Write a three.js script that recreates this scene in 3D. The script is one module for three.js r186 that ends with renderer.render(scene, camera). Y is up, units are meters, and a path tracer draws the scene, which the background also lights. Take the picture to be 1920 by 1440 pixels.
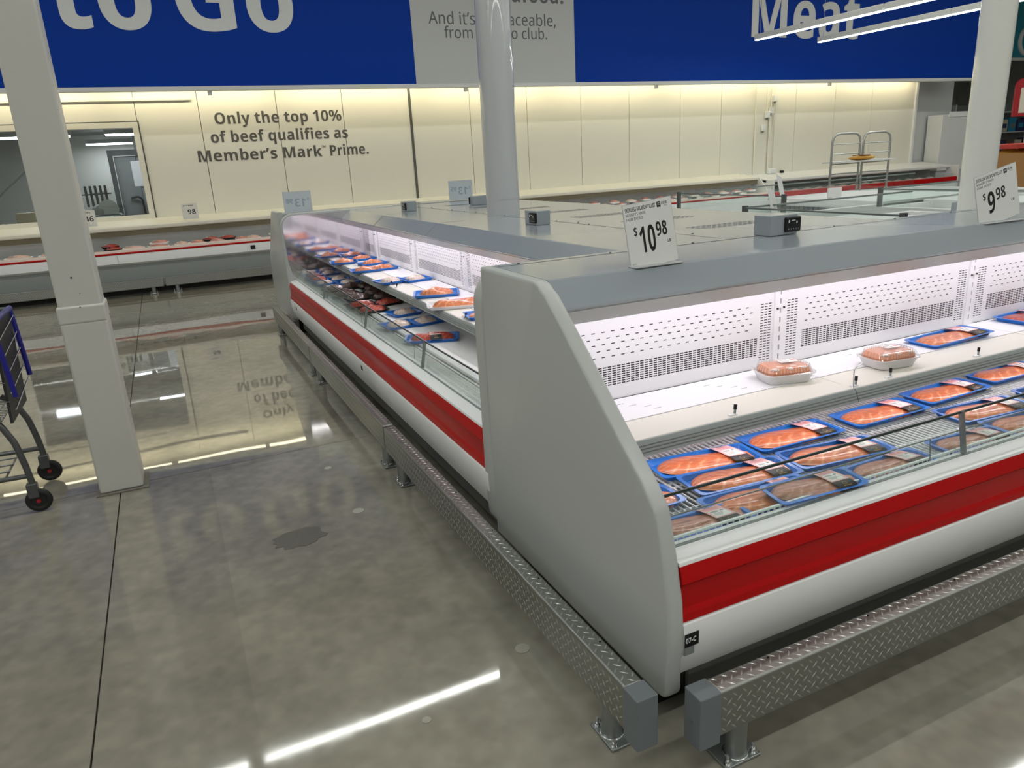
import * as THREE from 'three';
import { RoundedBoxGeometry } from 'three/addons/geometries/RoundedBoxGeometry.js';
import { mergeGeometries, toCreasedNormals } from 'three/addons/utils/BufferGeometryUtils.js';
import { FontLoader } from 'three/addons/loaders/FontLoader.js';
import { TextGeometry } from 'three/addons/geometries/TextGeometry.js';
import { RectAreaLightUniformsLib } from 'three/addons/lights/RectAreaLightUniformsLib.js';

// ---------------------------------------------------------------- camera, exposure, lamps
RectAreaLightUniformsLib.init();
const scene = new THREE.Scene();
scene.background = new THREE.Color(0x000000);
const renderer = new THREE.WebGLRenderer({ antialias: true });
renderer.toneMapping = THREE.LinearToneMapping;
renderer.toneMappingExposure = 1.0;
renderer.shadowMap.enabled = true;
const camera = new THREE.PerspectiveCamera(55.52, 4 / 3, 0.05, 100);
camera.position.set(0, 1.6, 0);
camera.rotation.set(-0.29793, -0.42462, -0.05651, 'YXZ');
camera.updateMatrixWorld();

const STORE_L = 17, STORE_C = 0xf9fbf6;      // hall fixtures
const CASE_L = 15, CASE_C = 0xfff4fa;        // strips under the case canopies
const COVE_L = 34, COVE_C = 0xfff3cc;        // tubes behind the fascia sign

// ---------------------------------------------------------------- helpers
let seed = 7;
const rnd = () => { seed = (seed * 1664525 + 1013904223) >>> 0; return seed / 4294967296; };
const rr = (a, b) => a + (b - a) * rnd();
const used = new Map();
function numbered(n) { const k = used.get(n) || 0; used.set(n, k + 1); return k ? `${n}_${String(k).padStart(3, '0')}` : n; }
function sh(o) { o.castShadow = true; o.receiveShadow = true; return o; }
function part(name, geo, mat, parent) {
  const g = Array.isArray(geo) ? mergeGeometries(geo.map(x => { const y = x.index ? x.toNonIndexed() : x; if (!y.attributes.uv) y.setAttribute('uv', new THREE.Float32BufferAttribute(new Float32Array(y.attributes.position.count * 2), 2)); for (const k of Object.keys(y.attributes)) if (!['position', 'normal', 'uv'].includes(k)) y.deleteAttribute(k); y.morphAttributes = {}; return y; })) : geo;
  const m = sh(new THREE.Mesh(g, mat)); m.name = name; parent.add(m); return m;
}
function tag(o, label, category, group, kind) { if (label) o.userData.label = label; if (category) o.userData.category = category; if (group) o.userData.group = group; if (kind) o.userData.kind = kind; return o; }
function thing(name, label, category, pos = [0, 0, 0], turn = 0, group, kind) {
  const o = new THREE.Group(); o.name = numbered(name); o.position.set(...pos); o.rotation.y = turn; scene.add(o);
  return tag(o, label, category, group, kind);
}
function single(name, label, category, geo, mat, pos = [0, 0, 0], turn = 0, group, kind) {
  const m = part(numbered(name), geo, mat, scene); m.position.set(...pos); m.rotation.y = turn; return tag(m, label, category, group, kind);
}
function copyOf(o, pos, turn = 0, label, group) {
  const c = o.clone(); c.name = numbered(o.name.replace(/_\d{3}$/, '')); c.userData = { ...o.userData }; if (label) c.userData.label = label; if (group) c.userData.group = group;
  c.position.set(...pos); c.rotation.set(0, turn, 0); scene.add(c); return c;
}
const box = (x0, x1, y0, y1, z0, z1) => new THREE.BoxGeometry(x1 - x0, y1 - y0, z1 - z0).translate((x0 + x1) / 2, (y0 + y1) / 2, (z0 + z1) / 2);
const rbox = (x0, x1, y0, y1, z0, z1, r = 0.006, s = 2) => new RoundedBoxGeometry(x1 - x0, y1 - y0, z1 - z0, s, r).translate((x0 + x1) / 2, (y0 + y1) / 2, (z0 + z1) / 2);
function uvM(g) { // box-projected uv in metres
  const h = g.index ? g.toNonIndexed() : g; const p = h.attributes.position, n = h.attributes.normal, uv = new Float32Array(p.count * 2);
  for (let i = 0; i < p.count; i++) {
    const ax = Math.abs(n.getX(i)), ay = Math.abs(n.getY(i)), az = Math.abs(n.getZ(i));
    if (ay >= ax && ay >= az) { uv[2 * i] = p.getX(i); uv[2 * i + 1] = -p.getZ(i); } else if (ax >= az) { uv[2 * i] = p.getZ(i); uv[2 * i + 1] = p.getY(i); } else { uv[2 * i] = p.getX(i); uv[2 * i + 1] = p.getY(i); }
  }
  h.setAttribute('uv', new THREE.BufferAttribute(uv, 2)); return h;
}
// prism: polygon of [z, y] swept along x
function prism(pts, x0, x1, o = {}) {
  const s = new THREE.Shape(pts.map(p => new THREE.Vector2(p[0], p[1])));
  const b = o.bevel || 0;
  const g = new THREE.ExtrudeGeometry(s, { depth: x1 - x0 - 2 * b, bevelEnabled: b > 0, bevelThickness: b, bevelSize: b, bevelOffset: -b, bevelSegments: 3, steps: 1, curveSegments: 8 });
  const p = g.attributes.position;
  for (let i = 0; i < p.count; i++) { const x = p.getX(i), y = p.getY(i), z = p.getZ(i); p.setXYZ(i, x1 - b - z, y, x); }
  g.computeVertexNormals();
  return o.crease === 0 ? g : toCreasedNormals(g, o.crease || 0.55);
}
// sheet: open polyline of [z, y] given a thickness, swept along x
function sheet(pts, t, x0, x1, o = {}) {
  const off = pts.map((p, i) => {
    const a = pts[Math.max(0, i - 1)], b = pts[Math.min(pts.length - 1, i + 1)]; const dx = b[0] - a[0], dy = b[1] - a[1], l = Math.hypot(dx, dy) || 1;
    return [p[0] - dy / l * t, p[1] + dx / l * t];
  });
  return prism([...pts, ...off.reverse()], x0, x1, o);
}
function arc(cx, cy, r, a0, a1, n = 6) { const o = []; for (let i = 0; i <= n; i++) { const a = (a0 + (a1 - a0) * i / n) * Math.PI / 180; o.push([cx + r * Math.cos(a), cy + r * Math.sin(a)]); } return o; }
function rod(a, b, r, seg = 6) {
  const A = new THREE.Vector3(...a), B = new THREE.Vector3(...b), d = B.clone().sub(A); const g = new THREE.CylinderGeometry(r, r, d.length(), seg);
  g.applyQuaternion(new THREE.Quaternion().setFromUnitVectors(new THREE.Vector3(0, 1, 0), d.normalize())); return g.translate((A.x + B.x) / 2, (A.y + B.y) / 2, (A.z + B.z) / 2);
}
const tube = (pts, r, n = 24, s = 8) => new THREE.TubeGeometry(new THREE.CatmullRomCurve3(pts.map(p => new THREE.Vector3(...p)), false, 'catmullrom', 0.2), n, r, s);
function loft(rings, capTop = true, capBottom = true) { // rings: arrays of [x,y,z], equal counts
  const n = rings[0].length, pos = [], idx = []; rings.forEach(r => r.forEach(p => pos.push(...p)));
  for (let i = 0; i < rings.length - 1; i++) for (let j = 0; j < n; j++) { const a = i * n + j, b = i * n + (j + 1) % n, c = a + n, d = b + n; idx.push(a, c, b, b, c, d); }
  const cap = (k, up) => { const c = pos.length / 3; const r = rings[k]; const m = r.reduce((s, p) => [s[0] + p[0] / n, s[1] + p[1] / n, s[2] + p[2] / n], [0, 0, 0]); pos.push(...m); for (let j = 0; j < n; j++) { const a = k * n + j, b = k * n + (j + 1) % n; up ? idx.push(a, c, b) : idx.push(a, b, c); } };
  if (capTop) cap(rings.length - 1, true); if (capBottom) cap(0, false);
  const g = new THREE.BufferGeometry(); g.setAttribute('position', new THREE.Float32BufferAttribute(pos, 3)); g.setIndex(idx); g.computeVertexNormals();
  return toCreasedNormals(g, 0.7);
}
function rrect(hx, hz, r, y, n = 4) { const o = []; for (const [sx, sz, a0] of [[1, 1, 0], [-1, 1, 90], [-1, -1, 180], [1, -1, 270]]) for (let i = 0; i <= n; i++) { const a = (a0 + 90 * i / n) * Math.PI / 180; o.push([sx * (hx - r) + r * Math.cos(a), y, sz * (hz - r) + r * Math.sin(a)]); } return o.reverse(); }

// ---------------------------------------------------------------- textures
function hash(x, y, s) { let h = (x * 374761393 + y * 668265263 + s * 1442695041) | 0; h = Math.imul(h ^ (h >>> 13), 1274126177); return ((h ^ (h >>> 16)) >>> 0) / 4294967296; }
function vnoise(x, y, per, s) { const xi = Math.floor(x), yi = Math.floor(y), fx = x - xi, fy = y - yi, u = fx * fx * (3 - 2 * fx), v = fy * fy * (3 - 2 * fy), w = k => ((k % per) + per) % per; const a = hash(w(xi), w(yi), s), b = hash(w(xi + 1), w(yi), s), c = hash(w(xi), w(yi + 1), s), d = hash(w(xi + 1), w(yi + 1), s); return a + (b - a) * u + (c - a) * v + (a - b - c + d) * u * v; }
function fbm(x, y, per, oct, s) { let t = 0, a = 0.5, n = 0; for (let i = 0; i < oct; i++) { t += a * vnoise(x, y, per, s + i); n += a; x *= 2; y *= 2; per *= 2; a *= 0.5; } return t / n; }
function dataTex(w, h, f, srgb = true) {
  const d = new Uint8Array(w * h * 4); for (let y = 0; y < h; y++) for (let x = 0; x < w; x++) { const c = f(x / w, y / h); const k = (y * w + x) * 4; for (let i = 0; i < 3; i++) d[k + i] = Math.max(0, Math.min(255, Math.round(c[i]))); d[k + 3] = 255; }
  const t = new THREE.DataTexture(d, w, h); t.wrapS = t.wrapT = THREE.RepeatWrapping; t.magFilter = THREE.LinearFilter; t.minFilter = THREE.LinearMipmapLinearFilter; t.generateMipmaps = true; if (srgb) t.colorSpace = THREE.SRGBColorSpace; t.needsUpdate = true; return t;
}
function canvasTex(w, h, f) { const c = document.createElement('canvas'); c.width = w; c.height = h; const x = c.getContext('2d'); f(x, w, h); const t = new THREE.CanvasTexture(c); t.colorSpace = THREE.SRGBColorSpace; return t; }
const floorTex = dataTex(1024, 1024, (u, v) => {
  const a = fbm(u * 5, v * 5, 5, 5, 3), b = fbm(u * 14, v * 5, 1 << 10, 3, 21), c = fbm(u * 90, v * 90, 90, 2, 40), st = Math.max(0, fbm(u * 7, v * 7, 7, 4, 60) - 0.56) * 2.2;
  const k = 0.80 + 0.26 * (a - 0.5) + 0.10 * (b - 0.5) + 0.12 * (c - 0.5) - st * 0.2; return [184 * k, 179 * k, 163 * k];
});
const floorRough = dataTex(512, 512, (u, v) => { const a = fbm(u * 6, v * 6, 6, 4, 77), c = fbm(u * 60, v * 60, 60, 2, 5); const r = 255 * (0.015 + 0.07 * Math.max(0, a - 0.54) + 0.01 * c); return [r, r, r]; }, false);
const wornRough = dataTex(512, 512, (u, v) => { const a = fbm(u * 5, v * 5, 5, 4, 177), c = fbm(u * 80, v * 80, 80, 2, 15); const r = 255 * (0.028 + 0.09 * Math.max(0, a - 0.5) + 0.03 * c); return [r, r, r]; }, false);
const steelNoise = dataTex(256, 256, (u, v) => { const a = 120 + 90 * fbm(u * 40, v * 40, 40, 3, 9); return [a, a, a]; }, false);
const grain = dataTex(256, 256, (u, v) => { const a = 255 * fbm(u * 64, v * 64, 64, 2, 13); return [a, a, a]; }, false);
function fishTex(base, line, spot) {
  return dataTex(256, 128, (u, v) => {
    const q = Math.abs(v - 0.5) * 2, w = fbm(u * 6, v * 6, 6, 3, 90); const s = Math.pow(0.5 + 0.5 * Math.sin((u * 46 + q * 9 + w * 5)), 5) * (q > 0.12 ? 0.95 : 0.3) * (0.4 + 0.6 * vnoise(u * 9, v * 9, 9, 5));
    const mid = Math.exp(-Math.pow((v - 0.5 + 0.06 * Math.sin(u * 5)) / 0.035, 2)) * 0.35, n = 0.86 + 0.26 * fbm(u * 24, v * 12, 24, 3, 70);
    const belly = Math.max(0, (v - 0.74) * 2.2) * fbm(u * 18, v * 8, 18, 2, 31);
    return [0, 1, 2].map(i => ((base[i] * (1 - s) + line[i] * s) * (1 - mid) + spot[i] * mid) * n * (1 - belly) + line[i] * belly);
  });
}
const texSalmon = fishTex([212, 112, 60], [243, 176, 136], [196, 92, 60]), texPale = fishTex([222, 196, 180], [240, 226, 212], [200, 160, 148]), texRed = fishTex([176, 52, 34], [216, 110, 80], [140, 38, 30]), texDusky = fishTex([196, 128, 104], [222, 170, 148], [170, 104, 90]), texDark = fishTex([70, 40, 34], [110, 80, 68], [40, 24, 24]);
const texLabel = canvasTex(128, 256, (c, w, h) => {
  c.fillStyle = '#f0b9b8'; c.fillRect(0, 0, w, h); c.fillStyle = '#2a2626'; c.fillRect(44, 8, 34, 26); c.fillStyle = '#e8c9c4'; c.fillRect(52, 14, 6, 14); c.fillRect(64, 14, 6, 14);
  c.fillStyle = '#a8434c'; for (let i = 0; i < 9; i++) c.fillRect(18 + i * 10, 42, 7, 9); for (let i = 0; i < 13; i++) c.fillRect(14 + i * 7.6, 58, 5, 5); for (let i = 0; i < 9; i++) c.fillRect(28 + i * 8, 69, 5, 4);
  c.fillStyle = '#f4f1ee'; c.fillRect(16, 88, 96, 80); c.fillStyle = '#77716d'; for (let i = 0; i < 18; i++) c.fillRect(24 + i * 2.6, 96, 1.4, 20); for (let i = 0; i < 4; i++) c.fillRect(24, 124 + i * 9, 60 - i * 6, 3); c.fillRect(84, 98, 20, 10);
  c.fillStyle = '#161414'; c.fillRect(0, 180, w, 76); c.strokeStyle = '#b59a52'; c.lineWidth = 3; c.beginPath(); c.arc(64, 212, 13, 0, 6.3); c.stroke(); c.fillStyle = '#b59a52'; c.fillRect(38, 234, 52, 4);
});
const texWhiteLabel = canvasTex(128, 64, (c, w, h) => { c.fillStyle = '#f3f0ec'; c.fillRect(0, 0, w, h); c.fillStyle = '#8a8480'; for (let i = 0; i < 24; i++) c.fillRect(10 + i * 2.4, 10, 1.3, 18); for (let i = 0; i < 3; i++) c.fillRect(10, 36 + i * 8, 70 - i * 9, 3); c.fillStyle = '#e3a9a4'; c.fillRect(90, 8, 30, 40); });
function priceTex(l1, dollars, cents, old) {
  return canvasTex(512, 560, (c, w, h) => {
    c.fillStyle = '#eeefee'; c.fillRect(0, 0, w, h); c.fillStyle = '#0d0d0e'; c.textBaseline = 'alphabetic';
    const fit = (t, x, y, wd, font, sy = 1) => { c.font = font; const m = c.measureText(t).width; c.save(); c.translate(x, y); c.scale(wd / m, sy); c.fillText(t, 0, 0); c.restore(); };
    fit(l1, 18, 62, 322, 'bold 48px sans-serif'); fit("MEMBER'S MARK", 18, 100, 210, '34px sans-serif'); fit('FARM RAISED', 18, 138, 176, '34px sans-serif');
    c.fillRect(356, 22, 42, 48); c.fillStyle = '#eee'; c.fillRect(366, 34, 22, 5); c.fillRect(366, 46, 22, 5); c.fillStyle = '#0d0d0e';
    fit(old, 404, 52, 62, 'bold 34px sans-serif'); fit('PER LB', 430, 70, 38, '16px sans-serif');
    fit('$', 76, 276, 40, 'bold 110px sans-serif', 1);
    const one = dollars.length === 1; fit(dollars, one ? 130 : 126, 432, one ? 96 : 176, 'bold 260px sans-serif', 1.22); fit(cents, one ? 236 : 312, 316, 126, 'bold 150px sans-serif', 1.15);
    fit('LB', 420, 388, 42, 'bold 36px sans-serif'); fit('03/15', 20, 520, 42, '18px sans-serif'); fit('38834', 20, 542, 52, 'bold 20px sans-serif');
  });
}
const backTex = (t) => canvasTex(256, 192, (c, w, h) => { c.fillStyle = '#cdd6dc'; c.fillRect(0, 0, w, h); c.fillStyle = '#9fb0bf'; c.save(); c.translate(w, 0); c.scale(-1, 1); c.font = 'bold 104px sans-serif'; c.fillText(t[0], 44, 140); c.font = 'bold 62px sans-serif'; c.fillText(t[1], 170, 106); c.font = 'bold 40px sans-serif'; c.fillText('$', 18, 90); c.restore(); });
// pierced steel: white keeps, black is cut away
const SLOTS = canvasTex(1152, 432, (c, w, h) => {
  c.fillStyle = '#fff'; c.fillRect(0, 0, w, h); c.fillStyle = '#000'; const mm = w / 1150;
  const s = (x, y, l = 15, t = 3.6) => c.fillRect(x * mm, y * mm, l * mm, t * mm);
  for (const [y, o] of [[38, 0], [60, 21], [82, 0], [168, 0], [192, 21], [214, 0], [238, 21], [262, 0]]) for (let x = 118; x < 1030; x += 42) s(x + o, y);
  for (let e = 0; e < 2; e++) { for (let i = 0; i < 3; i++) { const x = e ? 1078 + i * 20 : 18 + i * 20; for (let y = 30; y < 90; y += 11) s(x, y); for (let y = 164; y < 400; y += 11) s(x, y); } }
  for (let x = 106; x < 1050; x += 20.5) for (let y = 302; y < 372; y += 8.6) s(x, y, 16, 4.4);
}); SLOTS.colorSpace = THREE.NoColorSpace;

// ---------------------------------------------------------------- materials
const S = (c, r = 0.5, m = 0, o = {}) => new THREE.MeshStandardMaterial({ color: c, roughness: r, metalness: m, ...o });
const Ph = (c, r, o = {}) => new THREE.MeshPhysicalMaterial({ color: c, roughness: r, ...o });
const rep = (t, x, y) => { const k = t.clone(); k.repeat.set(x, y); k.needsUpdate = true; return k; };
const M = {
  floor: Ph(0xffffff, 1, { map: rep(floorTex, 1 / 4.2, 1 / 4.2), roughnessMap: rep(floorRough, 1 / 3.1, 1 / 3.1), ior: 1.78 }),
  floorWorn: Ph(0xffffff, 1, { map: rep(floorTex, 1 / 4.2, 1 / 4.2), roughnessMap: rep(wornRough, 1 / 2.3, 1 / 2.3), ior: 1.55 }),
  floorGap: S(0x2a2824, 0.9), patch: S(0x64625c, 0.8, 0, { bumpMap: rep(grain, 6, 6), bumpScale: 0.002 }), plug: S(0xa9a79c, 0.5),
  caseGrey: Ph(0xbcc0be, 0.34, { clearcoat: 0.25, clearcoatRoughness: 0.25 }), caseTop: Ph(0x9ca4ab, 0.22, { clearcoat: 0.3, clearcoatRoughness: 0.12 }),
  white: S(0xf2f3f4, 0.42), inner: S(0xf0f0f2, 0.5), slotted: S(0xf0f0f2, 0.5, 0, { alphaMap: SLOTS, alphaTest: 0.5, side: THREE.DoubleSide }), voidDark: S(0x17181a, 0.9),
  cream: S(0xece8dd, 0.35), ticket: S(0x9aa09f, 0.35), ticketRib: S(0x7d8382, 0.4), red: Ph(0xb80004, 0.28, { specularIntensity: 0.45 }),
  kick: S(0x626464, 0.55), black: S(0x0d0d0e, 0.5), glossBlack: Ph(0x08090a, 0.18), steel: S(0xb9bbb8, 0.34, 1, { roughnessMap: rep(steelNoise, 5, 5) }), tread: S(0x9a9c98, 0.36, 1), lug: S(0xcccecb, 0.36, 1), galv: S(0x9ba0a0, 0.38, 0.9), chrome: S(0xd5d7d8, 0.16, 1), cap: S(0x6e757a, 0.5),
  mirror: S(0xd9d4d8, 0.06, 0.92), glass: Ph(0xfbfefd, 0.02, { transmission: 1, thickness: 0, ior: 1.5 }), glassEdge: Ph(0x2d3a38, 0.15), greyEdge: S(0x7c8583, 0.3), wire: S(0xeef0f0, 0.35),
  column: S(0xcbcbc5, 0.38), wrap: Ph(0xc6c8cb, 0.3, { clearcoat: 1, clearcoatRoughness: 0.03 }), whiteWrap: Ph(0xf3f4ee, 0.3, { clearcoat: 1, clearcoatRoughness: 0.04 }),
  wall: S(0xe3e0d3, 0.5), wallGrey: S(0xc3c6c6, 0.55), seam: S(0x8d8b80, 0.7), seamDark: S(0x55564f, 0.6), wallText: S(0x55534e, 0.6), blue: Ph(0x003ba6, 0.5, { specularIntensity: 0.25 }), signGrey: S(0xc9cbcc, 0.45), letter: S(0xe4e6e7, 0.4), signText: S(0x67696d, 0.5), teal: S(0x1a90a8, 0.45), trim: S(0xe2e3e2, 0.4),
  ceiling: S(0xcdceca, 0.85), plain: S(0xe0e0dc, 0.7), deck: S(0xe3e4e3, 0.4),
  tray: Ph(0x1f74cf, 0.3, { clearcoat: 0.25, clearcoatRoughness: 0.12 }), trayClear: Ph(0xf4f4f5, 0.2, { transmission: 0.35, thickness: 0 }), lid: Ph(0xffffff, 0.04, { transmission: 1, thickness: 0 }),
  label: S(0xffffff, 0.45, 0, { map: texLabel, side: THREE.DoubleSide }), whiteLabel: S(0xffffff, 0.5, 0, { map: texWhiteLabel, side: THREE.DoubleSide }),
  bluePlastic: S(0x1d1f8c, 0.35), cartGrey: S(0x5f6162, 0.35, 0.55), cartDark: S(0x2c2d2f, 0.5), cartWire: S(0x8b8d8f, 0.3, 0.85), rubber: S(0x161617, 0.6), redPlastic: S(0xa01822, 0.4),
  cardboard: S(0x9c7144, 0.85), alu: S(0xb8bab9, 0.38, 0.9), grey: S(0x8f9492, 0.5), prepWall: S(0xd9dbd2, 0.5), prepDark: S(0x4a4e4f, 0.5), prepMid: S(0x838887, 0.45), stainless: S(0xa9acaa, 0.3, 0.9), concreteGrout: S(0x77736a, 0.9),
};
const wetBump = rep(fishTexBump(), 1, 1);
function fishTexBump() { return dataTex(128, 128, (u, v) => { const a = 255 * fbm(u * 10, v * 10, 10, 3, 51); return [a, a, a]; }, false); }
const fishMat = t => Ph(0xffffff, 0.42, { map: t, clearcoat: 0.7, clearcoatRoughness: 0.1, bumpMap: wetBump, bumpScale: 0.004 });
const FM = { salmon: fishMat(texSalmon), pale: fishMat(texPale), red: fishMat(texRed), dusky: fishMat(texDusky), dark: fishMat(texDark) };
const glow = (c, k) => new THREE.MeshStandardMaterial({ color: 0xffffff, emissive: c, emissiveIntensity: k, roughness: 0.6 });
const G = { store: glow(STORE_C, STORE_L * 0.55), cove: glow(COVE_C, 6), led: glow(CASE_C, 5), pendant: glow(0xf4fff4, 7), prep: glow(0xf2f6ff, 6) };
function areaLight(c, L, w, h, pos, look, parent = scene) { const l = new THREE.RectAreaLight(c, L, w, h); l.position.set(...pos); l.lookAt(...look); l.castShadow = true; parent.add(l); return l; }

// ---------------------------------------------------------------- hall lighting
function storeFixture(x, z, len, lab, grp) {
  const t = thing('ceiling_light', lab, 'ceiling light', [x, 5.5, z], 0, grp);
  part('housing', rbox(-len / 2, len / 2, 0.01, 0.07, -0.075, 0.075, 0.01), M.trim, t);
  for (let i = 0; i < 3; i++) { const a = -len / 2 + len / 3 * i + 0.03; part('diffuser', box(a, a + len / 3 - 0.06, -0.004, 0.012, -0.065, 0.065), G.store, t); }
  for (const s of [-1, 1]) part('hanger', rod([s * len * 0.4, 0.07, 0], [s * len * 0.4, 1.08, 0], 0.004), M.galv, t);
  const l = new THREE.RectAreaLight(STORE_C, STORE_L, len - 0.1, 0.13); l.position.set(0, -0.012, 0); l.rotation.x = -Math.PI / 2; l.castShadow = true; t.add(l);
}
for (const z of [-8.25, -3.75, 0.75, 5.25, 9.75]) for (let i = 0; i < 9; i++) storeFixture(-9.4 + i * 3.72, z, 3.6, 'long white linear ceiling light hung in a row under the hall roof', 'ceiling light rows');
for (const [x, z, lab] of [[9.95, -8.2, 'slim white hanging strip light in front of the large fascia lettering'], [11.55, -8.3, 'slim white hanging strip light ending at the tall white wrapped column']]) {
  const t = thing('strip_light', lab, 'strip light', [x, 3.36, z], 0);
  for (let i = 0; i < 2; i++) { part('housing', rbox(-0.045, 0.045, 0.012, 0.1, i ? 0.02 : -2.6, i ? 2.6 : -0.02, 0.008), M.trim, t); part('diffuser', box(-0.036, 0.036, -0.002, 0.014, i ? 0.03 : -2.59, i ? 2.59 : -0.03), G.pendant, t); }
  for (const s of [-2.5, 2.5]) part('hanger', rod([0, 0.1, s], [0, 3.2, s], 0.004), M.galv, t);
  const l = new THREE.RectAreaLight(0xf4fff4, 24, 0.07, 5.1); l.position.set(0, -0.01, 0); l.rotation.x = -Math.PI / 2; l.castShadow = true; t.add(l);
}

// ---------------------------------------------------------------- room shell
// power-trowelled slab: top face with millimetre undulation
const WAVES = [[1.9, 6.1, 0.00016, 0.3], [5.2, 2.2, 0.00013, 1.7], [-3.1, 7.9, 0.00012, 4.1], [9.5, -6.3, 0.00006, 2.2], [3.3, 13.2, 0.00006, 5.2], [-11.0, 4.6, 0.00005, 0.9]];
function slabGeo(x0, x1, z0, z1) {
  const near = x0 < 6 && x1 > -6 && z1 > -13 && z0 < 1, n = near ? 56 : 2, pos = [], nor = [], uv = [], idx = [];
  for (let j = 0; j <= n; j++) for (let i = 0; i <= n; i++) { const x = x0 + (x1 - x0) * i / n, z = z0 + (z1 - z0) * j / n; let h = -0.0006, dx = 0, dz = 0; for (const [a, b, k, p] of WAVES) { h += k * Math.sin(a * x + b * z + p); dx += k * a * Math.cos(a * x + b * z + p); dz += k * b * Math.cos(a * x + b * z + p); } const l = Math.hypot(dx, 1, dz); pos.push(x, h, z); nor.push(-dx / l, 1 / l, -dz / l); uv.push(x, -z); }
  for (let j = 0; j < n; j++) for (let i = 0; i < n; i++) { const a = j * (n + 1) + i, b = a + 1, c = a + n + 1, d = c + 1; idx.push(a, c, b, b, c, d); }
  const g = new THREE.BufferGeometry(); g.setAttribute('position', new THREE.Float32BufferAttribute(pos, 3)); g.setAttribute('normal', new THREE.Float32BufferAttribute(nor, 3)); g.setAttribute('uv', new THREE.Float32BufferAttribute(uv, 2)); g.setIndex(idx);
  return mergeGeometries([g.toNonIndexed(), uvM(box(x0, x1, -0.1, -0.0013, z0, z1))]);
}
const struct = (name, geo, mat, label) => single(name, label, 'structure', geo, mat, [0, 0, 0], 0, null, 'structure');
{
  const f = thing('floor', 'polished grey concrete store floor with saw-cut joints', 'floor', [0, 0, 0], 0, null, 'structure');
  part('joint_filler', box(-14, 30, -0.2, -0.012, -21, 14), M.floorGap, f);
  const xs = [-14, -5.2, -0.457, 4.6, 9.6, 14.6, 19.6, 24.6, 30], zs = [-21, -17, -13, -8.9, -4.28, 0.4, 5, 9.6, 14];
  for (let i = 0; i < xs.length - 1; i++) for (let j = 0; j < zs.length - 1; j++) part('slab', slabGeo(xs[i] + 0.003, xs[i + 1] - 0.003, zs[j] + 0.0022, zs[j + 1] - 0.0022), zs[j] > -4.3 ? M.floorWorn : M.floor, f);
  const blob = (cx, cz, rx, rz, h, n, k) => { const s = new THREE.Shape(); for (let i = 0; i < n; i++) { const a = i / n * 6.2832, q = 1 + k * (hash(i, 3, n) - 0.5); const x = cx + rx * q * Math.cos(a), z = -(cz + rz * q * Math.sin(a)); i ? s.lineTo(x, z) : s.moveTo(x, z); } return new THREE.ExtrudeGeometry(s, { depth: h, bevelEnabled: false }).rotateX(-Math.PI / 2); };
  part('mortar_patch', uvM(blob(0.312, -3.155, 0.118, 0.088, 0.0012, 26, 0.3)), M.patch, f);
  for (const [x, z, r] of [[0.62, -3.28, 0.028], [0.60, -3.9, 0.02], [0.86, -1.94, 0.026], [0.46, -1.78, 0.014], [0.33, -1.25, 0.02]]) part('anchor_plug', new THREE.CylinderGeometry(r, r, 0.0016, 18).translate(x, 0.0008, z), M.plug, f);
}
struct('ceiling', box(-14, 30, 6.6, 6.8, -21, 14), M.ceiling, 'grey metal roof deck high over the hall');
struct('wall_left', box(-14.2, -14, 0, 6.6, -21, 14), M.plain, 'plain white hall wall');
struct('wall_right', box(30, 30.2, 0, 6.6, -21, 14), M.plain, 'plain white hall wall at the far aisle end');
struct('wall_front', box(-14, 30, 0, 6.6, 14, 14.2), M.plain, 'plain white hall wall behind the camera');
struct('wall_rear', box(-14, 30, 0, 6.6, -21.2, -21), M.plain, 'plain white rear hall wall behind the shelves');
{ // insulated panel wall with the prep room window
  const w = thing('wall_back', 'cream insulated panel wall under the fascia sign', 'wall', [0, 0, 0], 0, null, 'structure');
  const seams = [-14, -8.2, -7.1, -5.9, -4.7, -3.5, -2.35], win = [-2.35, -0.09], right = [0.8, 1.98, 3.05, 4.23, 5.35, 6.5, 7.66, 8.77, 10.03, 11.1, 12.04, 13.2, 14.4, 15.6, 17.1];
  const pan = (a, b, y0, y1, m = M.wall) => part('wall_panel', rbox(a + 0.004, b - 0.004, y0, y1, -13.12, -13, 0.004, 1), m, w);
  for (let i = 0; i < seams.length - 1; i++) pan(seams[i], seams[i + 1], 0, 3.3);
  pan(win[0], -1.2, 2.45, 3.3); pan(-1.2, win[1], 2.45, 3.3); pan(win[0], win[1], 0, 1.02);
  pan(win[1], 0.8, 0, 3.3); for (let i = 0; i < right.length - 1; i++) pan(right[i], right[i + 1], 0, 3.3);
  part('seam_backing', [box(-14, win[0], 0, 3.3, -13.16, -13.12), box(win[1], 17.1, 0, 3.3, -13.16, -13.12), box(win[0], win[1], 2.45, 3.3, -13.16, -13.12), box(win[0], win[1], 0, 1.0, -13.16, -13.12)], M.seam, w);
  part('upper_wall', box(-14, 18.3, 3.3, 6.6, -13.16, -13.0), M.plain, w);
  part('joint_strip', box(4.205, 4.25, 0.9, 3.3, -12.998, -12.99), M.seamDark, w);
  part('pipe_cover', rbox(-3.4, 0.72, 2.74, 2.79, -13, -12.96, 0.01), M.wall, w);
}
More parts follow.
